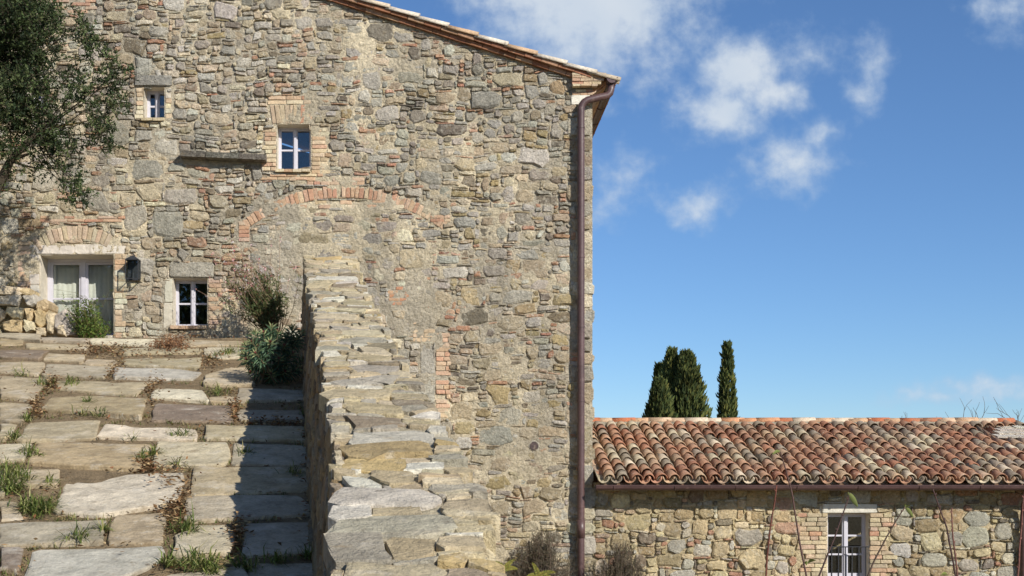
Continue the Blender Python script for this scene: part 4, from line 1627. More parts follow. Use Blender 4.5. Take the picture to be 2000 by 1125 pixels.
capcol = [(5, [lin(202, 184, 148), lin(194, 176, 140), lin(208, 192, 158)]), (2, [lin(186, 176, 154), lin(178, 168, 148)]), (1.0, [lin(220, 211, 190)]), (.3, [lin(194, 170, 122)]), (.8, [lin(166, 150, 124)])]
caps = pack(NU, NT, oc3, [(420, lambda a, b: (wr.randint(4, 9), wr.randint(4, 7))), (900, lambda a, b: (wr.randint(3, 6), wr.randint(3, 4)))], lambda a, b: (wr.randint(2, 4), wr.randint(1, 2)), wr)
cp = []
for (iu, it, w, h) in caps:
    if w * h <= 2 and wr.random() < .6: continue
    u0, u1 = iu / NU, (iu + w) / NU
    t0, t1 = 2.6 + it * cg, 2.6 + (it + h) * cg
    o0 = wr.uniform(-.018, .03) if iu == 0 else .004
    o1 = wr.uniform(-.045, .02) if iu + w >= NU else .004
    jt = wr.uniform(-.012, .006)
    P = rect_poly(u0 * .72 + o0, t0 + jt, u1 * .72 - o1, t1 - jt, wr, .04, .34, .14)
    ph = wr.uniform(0, 9)

    def q_(p):
        v_ = mnoise.noise_vector(Vector((p[0] * 3.0, p[1] * 2.6, 1.1))) * .13
        v2_ = mnoise.noise_vector(Vector((p[0] * 11.0, p[1] * 11, 5.1))) * .012
        ef = max(.12, min(1, min(p[0], .72 - p[0]) / .16))
        return (p[0] + v_.x * .6 * ef + v2_.x, p[1] + v_.y + v2_.y)
    P = [q_(p) for p in P]
    lay = wr.uniform(-.005, .005)
    kx, ky = wr.uniform(-.04, .04), wr.uniform(-.03, .03)
    cxx, cyy = (u0 + u1) / 2 * .72, (t0 + t1) / 2

    def mc(u, t, d):
        hh = d + (lay + (u - cxx) * kx + (t - cyy) * ky if d > 0 else 0)
        return wtop(u / .72, t, hh - .035 + mnoise.noise(Vector((u * 5, t * 5, 2.2))) * .015)
    b = Bag()
    stone3d(b, P, mc, wr.uniform(.024, .033), vary(pick(capcol, wr), .13, .025, wr), wr, edge=wr.uniform(.82, .98), back=.09, shrink=wr.uniform(.92, .96), rough=.1)
    cp.append((w * h / (t0 * t0), b))
cpo = bpy.data.objects.new('cap_course', None)
COL.objects.link(cpo)
place(cpo, (.5 + PX * 12, 12, CZ - WT + PSL * 12), bw)
split_pieces(cp, cpo, M['cap'], 'cap_stone', 'small_cap_stones', 300)
# face stones on the path side and on the drop
facecol_shade = [(4, [lin(168, 142, 104), lin(156, 132, 98)]), (2, [lin(150, 136, 112)]), (1, [lin(132, 112, 86)])]  # earthy brown, with the shade on the path side put into the colour
fo = bpy.data.objects.new('path_face', None)
COL.objects.link(fo)
place(fo, (.2 + PX * 12, 12, path_z(12)), bw)
cg = .07
NT, NH = int((T1 - 4.5) / cg), 14
oc4 = np.zeros((NH, NT), bool)
fp = []
HW = 2.91 - WT


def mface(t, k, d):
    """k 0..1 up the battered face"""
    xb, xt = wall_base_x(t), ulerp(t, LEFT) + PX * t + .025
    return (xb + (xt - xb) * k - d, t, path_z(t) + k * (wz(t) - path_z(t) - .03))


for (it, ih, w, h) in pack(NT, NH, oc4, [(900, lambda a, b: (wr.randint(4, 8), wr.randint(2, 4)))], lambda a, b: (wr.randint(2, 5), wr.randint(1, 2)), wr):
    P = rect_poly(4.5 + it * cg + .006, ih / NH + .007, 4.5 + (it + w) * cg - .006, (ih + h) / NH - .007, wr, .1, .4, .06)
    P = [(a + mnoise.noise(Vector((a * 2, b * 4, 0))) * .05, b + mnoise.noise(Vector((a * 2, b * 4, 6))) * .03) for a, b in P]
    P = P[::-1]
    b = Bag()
    stone3d(b, P, mface, wr.uniform(.01, .03), vary(pick(facecol_shade, wr), .16, .03, wr), wr, edge=.4, back=.05, shrink=.8, rough=.2)
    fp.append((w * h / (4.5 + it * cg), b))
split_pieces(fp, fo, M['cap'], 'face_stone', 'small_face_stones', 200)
J = Bag()
oc5 = np.zeros((int(5.6 / .09), int((T1 - 3) / .09)), bool)
for (it, ih, w, h) in pack(oc5.shape[1], oc5.shape[0], oc5, [(1500, lambda a, b: (wr.randint(3, 6), wr.randint(2, 4)))], lambda a, b: (wr.randint(2, 4), wr.randint(1, 2)), wr):
    t0, z0 = 3 + it * .09, GZ + ih * .09
    if z0 + h * .09 > wz(t0) - .02: continue
    P = rect_poly(t0 + .008, z0 + .008, t0 + w * .09 - .008, z0 + h * .09 - .008, wr)
    stone3d(J, P, lambda t, z, d: (ulerp(t, RIGHT) + PX * t - .03 + d, t, z), wr.uniform(.02, .05), vary(pick(capcol, wr), .12, .03, wr), wr, back=.05)
dfo = J.build('drop_face_stones', M['cap'], bw, (.9 + PX * 12, 12, path_z(12)), kind='stuff')

#@@SECTION rubble steps by the door
rs = empty('rubble_stair_end', W(60, 650, 19.6), 'low stack of rough ochre stones and slab steps left of the glazed door', 'stone stack')
YS = 19.7
sx = lambda p: (p - VX) * YS / F
sz = lambda p: CZ + (VY - p) * YS / F
bk = Bag()
bk.add([(sx(-90), YS + .02, sz(720)), (sx(140), YS + .02, sz(720)), (sx(138), YS + .02, sz(646)), (sx(96), YS + .02, sz(606)), (sx(52), YS + .02, sz(572)), (sx(-90), YS + .02, sz(566))] + [(sx(-90), D + .02, sz(720)), (sx(140), D + .02, sz(720)), (sx(138), D + .02, sz(646)), (sx(96), D + .02, sz(606)), (sx(52), D + .02, sz(572)), (sx(-90), D + .02, sz(566))],
       [(0, 1, 2, 3, 4, 5)] + [(k, k + 6, (k + 1) % 6 + 6, (k + 1) % 6) for k in range(6)], lin(206, 188, 152))
bk.build('rubble_core', M['mortar'], rs, WORLD_LOC[rs.name])
stones = [(-60, 560, 48, 577, 0), (-80, 579, 40, 598, 1), (-60, 600, 12, 640, 0), (14, 600, 50, 626, 0), (52, 602, 68, 628, 2), (10, 627, 46, 650, 2), (47, 628, 70, 650, 0), (70, 604, 92, 640, 2), (50, 578, 72, 600, 1), (74, 586, 96, 606, 2),
          (93, 612, 112, 650, 0), (72, 640, 92, 655, 0), (108, 610, 150, 656, 1), (112, 634, 134, 656, 0), (-60, 640, 10, 660, 0), (28, 562, 60, 577, 2)]
for (a, b_, c, d, k_) in stones:
    B = Bag()
    yy_ = YS - (.06 if c < 60 else .03) + U(-.03, .03)
    P = rect_poly(sx(a), sz(d), sx(c), sz(b_), rng, .05, .5, .15)
    stone3d(B, P, lambda u, v, d_: (u, yy_ - d_, v), U(.05, .11), vary([lin(212, 196, 162), lin(198, 190, 172), lin(206, 184, 142)][k_], .08), edge=.5, back=.45, shrink=.8, rough=.2)
    B.build('rough_stone', M['cap'], rs, B.center())
#@@SECTION vegetation
TERR = zt_


def branch(B, p0, p1, r0, r1, col, sag=.0, seg=5, wob=.06, n=6):
    p0, p1 = Vector(p0), Vector(p1)
    L = (p1 - p0).length
    pts = []
    o = Vector((U(-1, 1), U(-1, 1), U(-1, 1))) * 10
    for i in range(seg + 1):
        t = i / seg
        p = p0.lerp(p1, t)
        e = math.sin(math.pi * t)
        p = p + mnoise.noise_vector(o + p * 1.3) * (wob * L * e) - Vector((0, 0, sag * e))
        pts.append(p)
    B.tube(pts, [r0 + (r1 - r0) * i / seg for i in range(seg + 1)], n, col)
    return pts


# ---- evergreen tree at the left
TY = 18.0
tx = W(-70, 700, TY)
tree = empty('evergreen_tree', (tx.x, TY, path_z(TY)), 'dark evergreen tree with small leaves reaching in front of the farmhouse wall', 'tree')
BK = Bag()
LF = Bag()
bcol = lin(74, 66, 54)
base = Vector((tx.x - .1, TY, path_z(TY) - .05))
f1 = W(-40, 420, TY)
f2_ = W(20, 315, TY)
trunk = branch(BK, base, f1, .14, .10, bcol, wob=.05, n=8)
branch(BK, f1, f2_, .09, .055, bcol, wob=.06)
f3 = W(-60, 150, TY + .2)
branch(BK, f1, f3, .09, .05, bcol)
cl = [(20, 20, 62, 1.0), (70, 65, 52, 1.0), (20, 110, 66, 1.0), (60, 170, 52, 1.0), (10, 200, 60, 1.0), (60, 240, 48, .95), (105, 20, 26, .9), (100, 55, 28, .8), (150, 48, 25, .8), (172, 58, 16, .7), (185, 105, 33, .9), (168, 78, 18, .5),
      (228, 148, 26, .8), (248, 145, 14, .6), (205, 160, 24, .7), (150, 170, 32, .75), (165, 195, 26, .7), (235, 202, 20, .8), (215, 220, 22, .7), (190, 228, 24, .7), (195, 262, 30, .85), (215, 280, 18, .7), (110, 265, 34, .9), (85, 290, 30, .8), (130, 300, 26, .8),
      (70, 330, 22, .55), (110, 335, 16, .5), (140, 345, 22, .8), (150, 378, 24, .95), (135, 392, 14, .6), (172, 385, 12, .5), (15, 352, 22, .5), (10, 290, 34, .6), (100, 120, 30, .5), (130, 150, 20, .4), (45, 0, 50, 1), (115, 215, 24, .5), (-40, 100, 90, .8), (-50, 230, 80, .8), (-30, 0, 80, .8), (-120, 60, 90, .6), (-130, 180, 90, .6), (-60, -80, 90, .6), (60, -60, 60, .8)]
LG = [lin(64, 77, 46), lin(52, 65, 40), lin(80, 93, 56), lin(44, 56, 36), lin(96, 106, 68)]
for (px, py, r, dn) in cl:
    R = r * TY / F
    yy_ = TY + U(-.35, .35) - (.2 if px > 120 else 0)
    C = W(px, py, yy_)
    root = f2_ if (py > 180 and px > -20) else f3
    if px > 120 and py > 130:
        root = W(70, 260, TY)
    if (px, py) == (150, 378):
        root = W(60, 300, TY)
    branch(BK, root, C, .010, .004, vary(bcol, .15), wob=.10)
    ns = int(34 * dn * (r / 30) ** 2 * (2.5 if px > 90 else 3.2))
    for _ in range(ns):
        d = rdir()
        rad = R * (rng.random() ** .45)
        p = C + Vector((d.x * rad, d.y * rad * 1.1, d.z * rad))
        out = (d * .6 + rdir() * .7 + Vector((0, 0, .35))).normalized()
        L = U(.07, .15)
        if rng.random() < .25:
            BK.tube([p - out * .08, p + out * L], [.004, .002], 4, bcol, False)
        tone = vary(rng.choice(LG), .25, .05)
        for k in range(rng.randint(7, 11)):
            t = U(0, 1)
            q = p + out * (L * t)
            ld = (out * .5 + rdir()).normalized()
            LF.leaf(q, ld, rdir(), U(.036, .062), U(.015, .024), vary(tone, .18, .04), .2)
branch(BK, f2_, W(70, 260, TY), .05, .035, bcol)
branch(BK, f2_, W(60, 300, TY), .03, .015, bcol)
branch(BK, W(70, 260, TY), W(165, 238, TY - .2), .02, .008, lin(128, 112, 66), wob=.08)
BK.build('trunk', M['bark'], tree, (tx.x, TY, TERR))
LF.build('crown', M['leaf'], tree, (tx.x, TY, TERR + 3))


# ---- cypresses beyond the outbuilding
def cypress(px, top, halfw, y, label, seed, tips=1, base_py=None):
    r = random.Random(seed)
    H = CZ + (VY - top) * y / F - GZ
    R = halfw * y / F
    x = (px - VX) * y / F
    o = empty('cypress_tree', (x, y, GZ), label, 'tree', 'cypresses beyond the outbuilding')
    T = Bag()
    T.tube([(x, y, GZ), (x, y, GZ + H * .5), (x, y, GZ + H * .9)], [.16, .09, .02], 8, lin(96, 78, 60))
    T.build('trunk', M['bark'], o, (x, y, GZ))
    B = Bag()
    n = int(9000 * (R / .8) * (H / 8))
    vis = GZ + H - (840 - top) * y / F
    for _ in range(n):
        # concentrate on the upper, visible part
        z = r.uniform(.04, 1.0) if r.random() < .35 else r.uniform(max(.05, (vis - GZ) / H - .05), 1.0)
        prof = min(1.0, (1 - z) ** .6 * 2.1) * min(1, z * 6)
        th = r.uniform(0, 2 * math.pi)
        lump = .84 + .5 * mnoise.noise(Vector((math.cos(th) * 1.6 + seed, math.sin(th) * 1.6, z * H * .9))) + .28 * mnoise.noise(Vector((math.cos(th) * 5, math.sin(th) * 5 + seed, z * H * 3)))
        rr = R * prof * lump * (r.random() ** .22) + r.uniform(0, .05)
        p = Vector((x + math.cos(th) * rr, y + math.sin(th) * rr, GZ + z * H))
        d = Vector((math.cos(th) * .45 + r.uniform(-.25, .25), math.sin(th) * .45 + r.uniform(-.25, .25), 1)).normalized()
        c = [lin(92, 100, 56), lin(78, 88, 50), lin(108, 108, 58), lin(62, 74, 46)][r.randrange(4)]
        k = 1 + .5 * mnoise.noise(Vector((p.x * 2, p.y * 2, p.z * 1.3)))
        B.leaf(p, d, rdir(r), r.uniform(.14, .30), r.uniform(.06, .11), tuple(v * k for v in vary(c, .2, .04, r)), .2)
    B.build('crown', M['cypress'], o, (x, y, GZ + H * .5))


cypress(1340, 694, 39, 45, 'broad cypress, fullest of the close clump behind the tiled roof', 3)
cypress(1313, 688, 25, 45.4, 'narrow cypress squeezed between broad and short ones in the clump', 4)
cypress(1287, 718, 14, 46.2, 'dark thin cypress half hidden behind the short one', 9)
cypress(1288, 748, 32, 44.2, 'shortest cypress at the edge of the clump, beside farmhouse corner', 5)
cypress(1421, 676, 14.5, 47, 'slender lone cypress standing apart from the clump', 6)


# ---- bare trees behind the roof
def bare_tree(px, y, h, label, seed):
    r = random.Random(seed)
    x = (px - VX) * y / F
    o = empty('bare_tree', (x, y, GZ), label, 'tree', 'leafless trees behind the roof')
    T, B = Bag(), Bag()
    col = lin(112, 102, 90)
    T.tube([(x, y, GZ), (x + .05, y, GZ + h * .3), (x, y, GZ + h * .5)], [.11, .085, .065], 7, col)

    def grow(p, d, L, rad, lev):
        e = p + d * L
        m_ = p.lerp(e, .5) + rdir(r) * L * .09
        B.tube([p, m_, e], [rad, rad * .8, rad * .62], 5, vary(col, .12, .03, r), False)
        if lev <= 0: return
        for k in range(r.choice((2, 3, 3))):
            q = m_.lerp(e, r.uniform(.0, 1.0)) if k else e
            nd = (d + rdir(r) * .75 + Vector((0, 0, .18))).normalized()
            grow(q, nd, L * r.uniform(.55, .8), rad * .6, lev - 1)
    for k in range(6):
        grow(Vector((x, y, GZ + h * U(.36, .5))), (Vector((0, 0, .8)) + rdir(r) * .75).normalized(), h * .2, .035, 4)
    T.build('trunk', M['bark'], o, (x, y, GZ))
    B.build('crown', M['bark'], o, (x, y, GZ + h * .7))


bare_tree(1895, 29, 5.1, 'leafless tree whose twigs show over the roof ridge', 12)
bare_tree(2035, 28, 5.1, 'leafless tree beyond the end of the roof ridge', 15)

# ---- trees the panes mirror, behind the viewer
for (x, y, h, R, lb, sd) in ((-12, -24, 14, 5.0, 'round dark tree standing far opposite the farmhouse', 1), (-20, -23, 15, 5.5, 'broad dark tree opposite the farmhouse, farther up the slope', 2)):
    r = random.Random(sd)
    o = empty('oak_tree', (x, y, GZ), lb, 'tree', 'trees opposite the farmhouse')
    T, B = Bag(), Bag()
    T.tube([(x, y, GZ), (x, y, GZ + h * .3), (x + .2, y, GZ + h * .7)], [.3, .24, .08], 8, lin(96, 84, 70))
    for k in range(26):
        d = rdir(r)
        C = Vector((x, y, GZ + h * .62)) + Vector((d.x * R * .75, d.y * R * .75, d.z * h * .26))
        T.tube([(x, y, GZ + h * .35), C], [.1, .02], 5, lin(96, 84, 70), False)
        for _ in range(260):
            q = C + rdir(r) * (R * .38 * r.random() ** .4)
            B.leaf(q, rdir(r), rdir(r), r.uniform(.3, .5), r.uniform(.18, .3), vary(LG[r.randrange(5)], .25, .05, r))
    T.build('trunk', M['bark'], o, (x, y, GZ))
    B.build('crown', M['leaf'], o, (x, y, GZ + h * .6))


for (x, y, h, R, lb, sd) in ((-8.6, 6, 9, 3.2, 'bushy evergreen tree added beside the upper paving, outside the view, to block skylight', 21), (-10.2, 11.5, 9, 3.2, 'evergreen tree added between the paving and the farmhouse, outside the view, to block skylight', 22)):  # unseen trees, added to cut skylight on the shaded paving and wall face
    r = random.Random(sd)
    gz_ = path_z(y)
    o = empty('evergreen_tree', (x, y, gz_), lb, 'tree', 'unseen trees added along the paving to block skylight')
    T, B = Bag(), Bag()
    T.tube([(x, y, GZ), (x, y, gz_ + h * .3), (x + .2, y, gz_ + h * .7)], [.3, .24, .08], 8, lin(96, 84, 70))
    for k in range(24):
        d = rdir(r)
        C = Vector((x, y, gz_ + h * .5)) + Vector((d.x * R * .75, d.y * R * .75, d.z * h * .36))
        T.tube([(x, y, gz_ + h * .3), C], [.08, .02], 5, lin(96, 84, 70), False)
        for _ in range(200):
            q = C + rdir(r) * (R * .42 * r.random() ** .4)
            B.leaf(q, rdir(r), rdir(r), r.uniform(.2, .36), r.uniform(.12, .2), vary(LG[r.randrange(5)], .25, .05, r))
    T.build('trunk', M['bark'], o, (x, y, gz_))
    B.build('crown', M['leaf'], o, (x, y, gz_ + h * .5))


# ---- flowering shrub, leafy shrub, spurge by the wall
gy = 19.45
gb = W(530, 668, gy)
gau = empty('flowering_shrub', (gb.x, gy, TERR), 'airy shrub with pink and white flowers against the farmhouse wall', 'shrub')
S, Lf, Fl = Bag(), Bag(), Bag()
for k in range(120):
    px = rng.gauss(500, 36)
    py = U(515, 620)
    main = rng.random() < .62
    if main:
        px, py = rng.gauss(508, 30), rng.gauss(575, 24)
    e = W(px, py, gy + U(-.35, .3))
    st = Vector((gb.x + U(-.06, .08), gy + U(-.06, .06), TERR - .03))
    m_ = st.lerp(e, .5) + Vector((.06 + U(-.04, .04), U(-.05, .05), .08))
    pts = [st, st.lerp(m_, .6) + Vector((.02, 0, .02)), m_, m_.lerp(e, .6) + Vector((0, 0, .03)), e]
    S.tube(pts, [.006, .005, .004, .003, .002], 4, vary(lin(110, 82, 62), .2), False)
    for j in range(58 if main else 20):
        t = U(.45, 1.0)
        i = min(3, int(t * 4))
        q = pts[i].lerp(pts[i + 1], t * 4 - i) + rdir() * .02
        d = ((e - st).normalized() * .6 + rdir() * .8).normalized()
        Lf.leaf(q, d, rdir(), U(.045, .085), U(.011, .018), vary(rng.choice([lin(98, 108, 66), lin(84, 96, 58), lin(112, 116, 74), lin(70, 82, 52)]), .2), .2)
    # a long flower wand
    if rng.random() < .75:
        w_ = e + Vector((U(-.42, .06), U(-.15, .1), U(.15, .5)))
        S.tube([e, e.lerp(w_, .5) + Vector((0, 0, .03)), w_], [.003, .0025, .002], 4, vary(lin(156, 126, 104), .15), False)
        for j in range(rng.randint(1, 3)):
            q = e.lerp(w_, U(.4, 1.05)) + rdir() * .015
            c = rng.choice([lin(228, 216, 214), lin(214, 168, 168), lin(186, 110, 116), lin(218, 190, 188)])
            for a_ in range(3):
                Fl.leaf(q, rdir(), rdir(), U(.018, .03), U(.014, .02), vary(c, .08), .1)
S.build('stems', M['bark'], gau, (gb.x, gy, TERR))
Lf.build('leaves', M['leaf'], gau, (gb.x, gy, TERR + .5))
Fl.build('flowers', M['leaf'], gau, (gb.x, gy, TERR + .9), kind='stuff')

dy = 19.55
db = W(180, 650, dy)
dsb = empty('leafy_shrub', (db.x, dy, TERR), 'bright green leafy shrub growing in front of the glazed door', 'shrub')
S, Lf = Bag(), Bag()
for k in range(170):
    th, zz = U(0, 2 * math.pi), rng.random()
    px, py = rng.gauss(180, 19), U(588, 652)
    if py < 615: px = rng.gauss(165, 16)
    e = W(px, py, dy + U(-.25, .2))
    st = Vector((db.x + U(-.12, .12), dy + U(-.1, .1), TERR - .03))
    S.tube([st, st.lerp(e, .5) + Vector((0, 0, .04)), e], [.005, .004, .002], 4, lin(104, 96, 60), False)
    for j in range(22):
        q = st.lerp(e, U(.35, 1.05)) + rdir() * .035
        Lf.leaf(q, (rdir() + Vector((0, 0, .3))).normalized(), rdir(), U(.035, .06), U(.012, .02), vary(rng.choice([lin(104, 124, 56), lin(84, 106, 48), lin(122, 136, 66), lin(70, 92, 44)]), .18), .2)
for k in range(9):                                          # long thin shoots
    st = W(U(150, 200), 600, dy)
    e = W(U(105, 165) if k < 6 else U(195, 235), U(545, 590), dy + U(-.1, .1))
    m_ = st.lerp(e, .5) + Vector((0, 0, .08))
    S.tube([st, m_, e], [.003, .0025, .002], 4, lin(110, 104, 70), False)
    for j in range(7):
        q = m_.lerp(e, U(0, 1)) if j % 2 else st.lerp(m_, U(0, 1))
        Lf.leaf(q, rdir(), rdir(), U(.03, .05), U(.01, .015), vary(lin(96, 110, 60), .2), .2)
S.build('stems', M['bark'], dsb, (db.x, dy, TERR))
Lf.build('leaves', M['leaf'], dsb, (db.x, dy, TERR + .4))

ep = path_pt(537, 748)
eup = empty('spurge_bush', tuple(ep), 'dark blue-green spurge with leaf rosettes and reddish tips at foot of wall', 'bush')
S, Lf, Tp = Bag(), Bag(), Bag()
sc_ = ep.y / F
heads = [(500, 690, -.5), (528, 668, -.4), (492, 668, -.3), (515, 650, -.1), (543, 648, -.05), (562, 652, 0), (572, 690, -.1), (545, 700, -.25), (482, 702, -.25), (556, 725, -.15), (580, 660, .12), (585, 720, 0), (490, 726, -.1), (530, 730, -.2), (474, 690, .0), (498, 648, .1), (530, 638, .15), (572, 640, .2), (592, 700, .1), (590, 650, .2), (478, 672, .05), (505, 676, -.2), (555, 675, -.1)]
for (px, py, dd) in heads:
    S, Lf, Tp = Bag(), Bag(), Bag()
    H = W(px, py, ep.y + dd)
    st = Vector((ep.x + U(-.14, .10), ep.y + U(-.12, .12) + dd * .3, path_z(ep.y) - .02))
    S.tube([st, st.lerp(H, .5) + Vector((0, 0, .03)), H], [.010, .009, .007], 5, lin(104, 92, 72), False)
    ax = (H - st).normalized()
    if dd < -.05:
        ax = (ax + Vector((-.1, -.35, 0))).normalized()
    nl = 50
    for k in range(nl):
        t = k / nl
        th = k * 2.39996
        a = ax.orthogonal().normalized()
        b = ax.cross(a)
        rad = a * math.cos(th) + b * math.sin(th)
        L = U(.12, .18) * (.4 + .55 * math.sin(math.pi * min(1, t * .85 + .12)))
        q = H - ax * (.22 * (1 - t))
        d = (rad + ax * (-.25 + 1.25 * t)).normalized()
        c = rng.choice([lin(88, 114, 88), lin(108, 134, 98), lin(70, 94, 76)]) if t < .8 else lin(150, 158, 112)
        Lf.leaf(q, d, ax, L, U(.017, .023), vary(c, .2), .15, .12)
    for k in range(12):
        d = (ax + rdir() * .5).normalized()
        Tp.leaf(H - ax * .01, d, rdir(), U(.03, .05), U(.012, .016), vary(lin(150, 92, 84), .2), .2)
    S.build('stem', M['bark'], eup, tuple(st))
    ro_ = Lf.build('leaf_rosette', M['leaf'], eup, tuple(H))
    Tp.build('rosette_tip', M['leaf'], ro_, tuple(H))


# ---- dry bushes at the foot of the farmhouse and outbuilding
def dry_bush(name, px0, px1, py0, y, label, seed, n=240, lean=0):
    r = random.Random(seed)
    xm = ((px0 + px1) / 2 - VX) * y / F
    o = empty(name, (xm, y, GZ), label, 'bush', 'dry bushes at the foot of the walls')
    S, Lf = Bag(), Bag()
    for k in range(n):
        px = r.gauss((px0 + px1) / 2, (px1 - px0) * .24)
        e_ = abs(px - (px0 + px1) / 2) / ((px1 - px0) * .5)
        py = py0 + (e_ ** 2) * 60 + abs(r.gauss(0, 34))
        py = min(py, 1150)
        e = W(px, py, y + r.uniform(-.3, .25))
        st = Vector((xm + r.uniform(-.25, .25), y + r.uniform(-.1, .2), GZ - .02))
        m_ = st.lerp(e, .75) + rdir(r) * .06
        S.tube([st, m_, e], [.006, .0045, .002], 4, vary(lin(104, 92, 80), .2, .04, r), False)
        for j in range(9):
            q = m_.lerp(e, r.uniform(.0, 1.0))
            d = ((e - m_).normalized() + rdir(r) * .9).normalized()
            t = q + d * r.uniform(.06, .14)
            S.tube([q, t], [.0025, .0015], 3, vary(lin(110, 98, 84), .2, .04, r), False)
            for i in range(5):
                Lf.leaf(q.lerp(t, r.random()), rdir(r), rdir(r), r.uniform(.012, .028), r.uniform(.006, .010), vary(r.choice([lin(96, 98, 72), lin(112, 104, 82), lin(84, 88, 66), lin(120, 100, 80)]), .2, .04, r), .2)
    S.build('twigs', M['bark'], o, (xm, y, GZ))
    Lf.build('leaves', M['leaf'], o, (xm, y, .2))


dry_bush('dry_bush', 1000, 1118, 1036, 19.9, 'grey-brown twiggy bush under the downpipe of the farmhouse', 41)
dry_bush('dry_bush', 1160, 1262, 1058, 19.8, 'grey-brown twiggy bush in front of the outbuilding wall', 42, 200)


# ---- ferns at the wall foot
def fern(px, py, label, seed, dirs):
    r = random.Random(seed)
    y = 19.6
    c = W(px, py, y)
    o = empty('fern', (c.x, y, GZ), label, 'fern', 'yellowing ferns at the wall foot')
    S, Lf = Bag(), Bag()
    S.tube([(c.x, y, GZ), (c.x, y, c.z)], [.014, .008], 5, lin(110, 96, 60))
    for (dx, dz) in dirs:
        L = r.uniform(.18, .27)
        p = Vector(c)
        pts = [p]
        d = Vector((dx, r.uniform(-.3, 0), dz)).normalized()
        for k in range(8):
            d = (d + Vector((0, 0, -.11))).normalized()
            p = p + d * (L / 8)
            pts.append(p)
        S.tube(pts, [.004] * 9, 4, lin(120, 110, 50), False)
        for k in range(34):
            t = k / 34 * 8
            i = int(t)
            q = pts[i].lerp(pts[i + 1], t - i)
            ax = (pts[i + 1] - pts[i]).normalized()
            for s in (-1, 1):
                pn = ax.cross(Vector((0, -1, 0))).normalized() * s
                Lf.leaf(q, (pn + ax * .25).normalized(), Vector((0, -1, 0)), .036 * (1 - (k / 34) ** 2) + .01, .011, vary(r.choice([lin(150, 142, 70), lin(128, 126, 58), lin(104, 112, 52)]), .15, .04, r), .1)
    S.build('stalks', M['bark'], o, (c.x, y, GZ))
    Lf.build('fronds', M['leaf'], o, (c.x, y, c.z))


fern(985, 1112, 'yellow-green fern close to the boundary wall', 51, ((.9, .5), (-.6, .9), (.5, .9)))
fern(1052, 1125, 'yellow-green fern between the two dry bushes', 52, ((.9, .75), (-.3, 1.1), (1.0, .35), (-.9, .4)))

# ---- grass tufts and fallen leaves in the joints
G = Bag()
tufts = [(200, 262, 55, 60), (320, 256, 50, 50), (395, 345, 24, 28), (820, 492, 60, 50), (985, 302, 60, 60), (690, 575, 34, 45), (800, 628, 22, 24), (120, 572, 60, 50), (50, 700, 110, 190), (40, 745, 70, 120), (165, 830, 90, 240), (350, 972, 50, 80), (460, 930, 20, 40),
         (840, 925, 70, 80), (900, 1085, 90, 110), (760, 1080, 40, 60), (1100, 575, 40, 34), (1330, 670, 50, 34), (1030, 122, 36, 70), (980, 140, 40, 30), (120, 424, 22, 40), (70, 505, 30, 40), (1250, 1066, 50, 40), (1400, 1050, 30, 44), (1100, 1100, 60, 60), (90, 214, 60, 36), (450, 405, 40, 30), (370, 400, 24, 20), (640, 600, 30, 30), (30, 650, 50, 40), (230, 720, 40, 40), (1380, 400, 24, 20), (960, 1120, 60, 60), (590, 512, 40, 16), (170, 590, 20, 20)]
gr = random.Random(77)
for (a, b, sp, n) in tufts:
    for k in range(int(n * 1.5)):
        px = (a + gr.gauss(0, sp * .42)) / Zs
        py = 640 + (b + gr.gauss(0, sp * .16)) / Zs
        p = path_pt(px, py)
        p.z += .01
        d = Vector((gr.gauss(.25, .8), gr.gauss(-.15, .6), gr.uniform(.2, 1.0))).normalized()
        L = gr.uniform(.06, .20) * (1.3 if n > 60 else 1)
        w_ = gr.uniform(.003, .006)
        col = vary(gr.choice([lin(116, 128, 64), lin(96, 112, 56), lin(140, 146, 84), lin(164, 158, 110), lin(82, 98, 52)]), .15, .04, gr)
        side_ = d.cross(Vector((0, 0, 1)))
        side_ = side_.normalized() * w_ if side_.length > 1e-3 else Vector((w_, 0, 0))
        m_ = p + d * L * .55
        d2 = (d + Vector((gr.uniform(-.2, .2), gr.uniform(-.2, .2), -.75))).normalized()
        e = m_ + d2 * L * .5
        G.add([p - side_, p + side_, m_ + side_ * .8, m_ - side_ * .8, e], [(0, 1, 2, 3), (3, 2, 4)], col)
for k in range(5200):                                     # short growth running along the joints
    zx, zy = gr.uniform(-40, 1440), gr.uniform(60, 1130) ** 1.0
    p = path_pt(zx / Zs, 640 + zy / Zs)
    if p.x > wall_base_x(p.y) or mnoise.noise(Vector((p.x * 1.6, p.y * 1.1, 8))) < -.02: continue
    if any(in_poly(p.x, p.y, Q) for Q in POLYS): continue
    for j in range(gr.randint(2, 5)):
        d = Vector((gr.gauss(0, .7), gr.gauss(-.1, .7), gr.uniform(.4, 1.1))).normalized()
        L = gr.uniform(.02, .075)
        q = p + Vector((gr.gauss(0, .015), gr.gauss(0, .015), .0))
        sd_ = d.cross(Vector((0, 0, 1)))
        sd_ = sd_.normalized() * gr.uniform(.003, .006) if sd_.length > 1e-3 else Vector((.004, 0, 0))
        G.add([q - sd_, q + sd_, q + d * L], [(0, 1, 2)], vary(gr.choice([lin(110, 120, 66), lin(92, 104, 56), lin(150, 140, 96), lin(130, 116, 76)]), .15, .04, gr))
props(G.build('grass', M['leaf']), 'thin grass tufts growing in joints of the paving', 'grass', kind='stuff')
Lt = Bag()
cnt = 0
tries = 0
dens_spots = [(620, 100, 120, 22), (420, 110, 90, 18), (690, 140, 90, 25), (760, 700, 70, 40), (660, 640, 40, 22), (820, 800, 30, 60), (780, 860, 40, 40), (1390, 620, 22, 260), (1250, 440, 160, 12), (700, 290, 30, 40), (950, 150, 60, 25), (520, 200, 30, 40), (1080, 960, 40, 60), (1060, 380, 24, 40), (230, 250, 30, 30), (160, 370, 30, 30)]
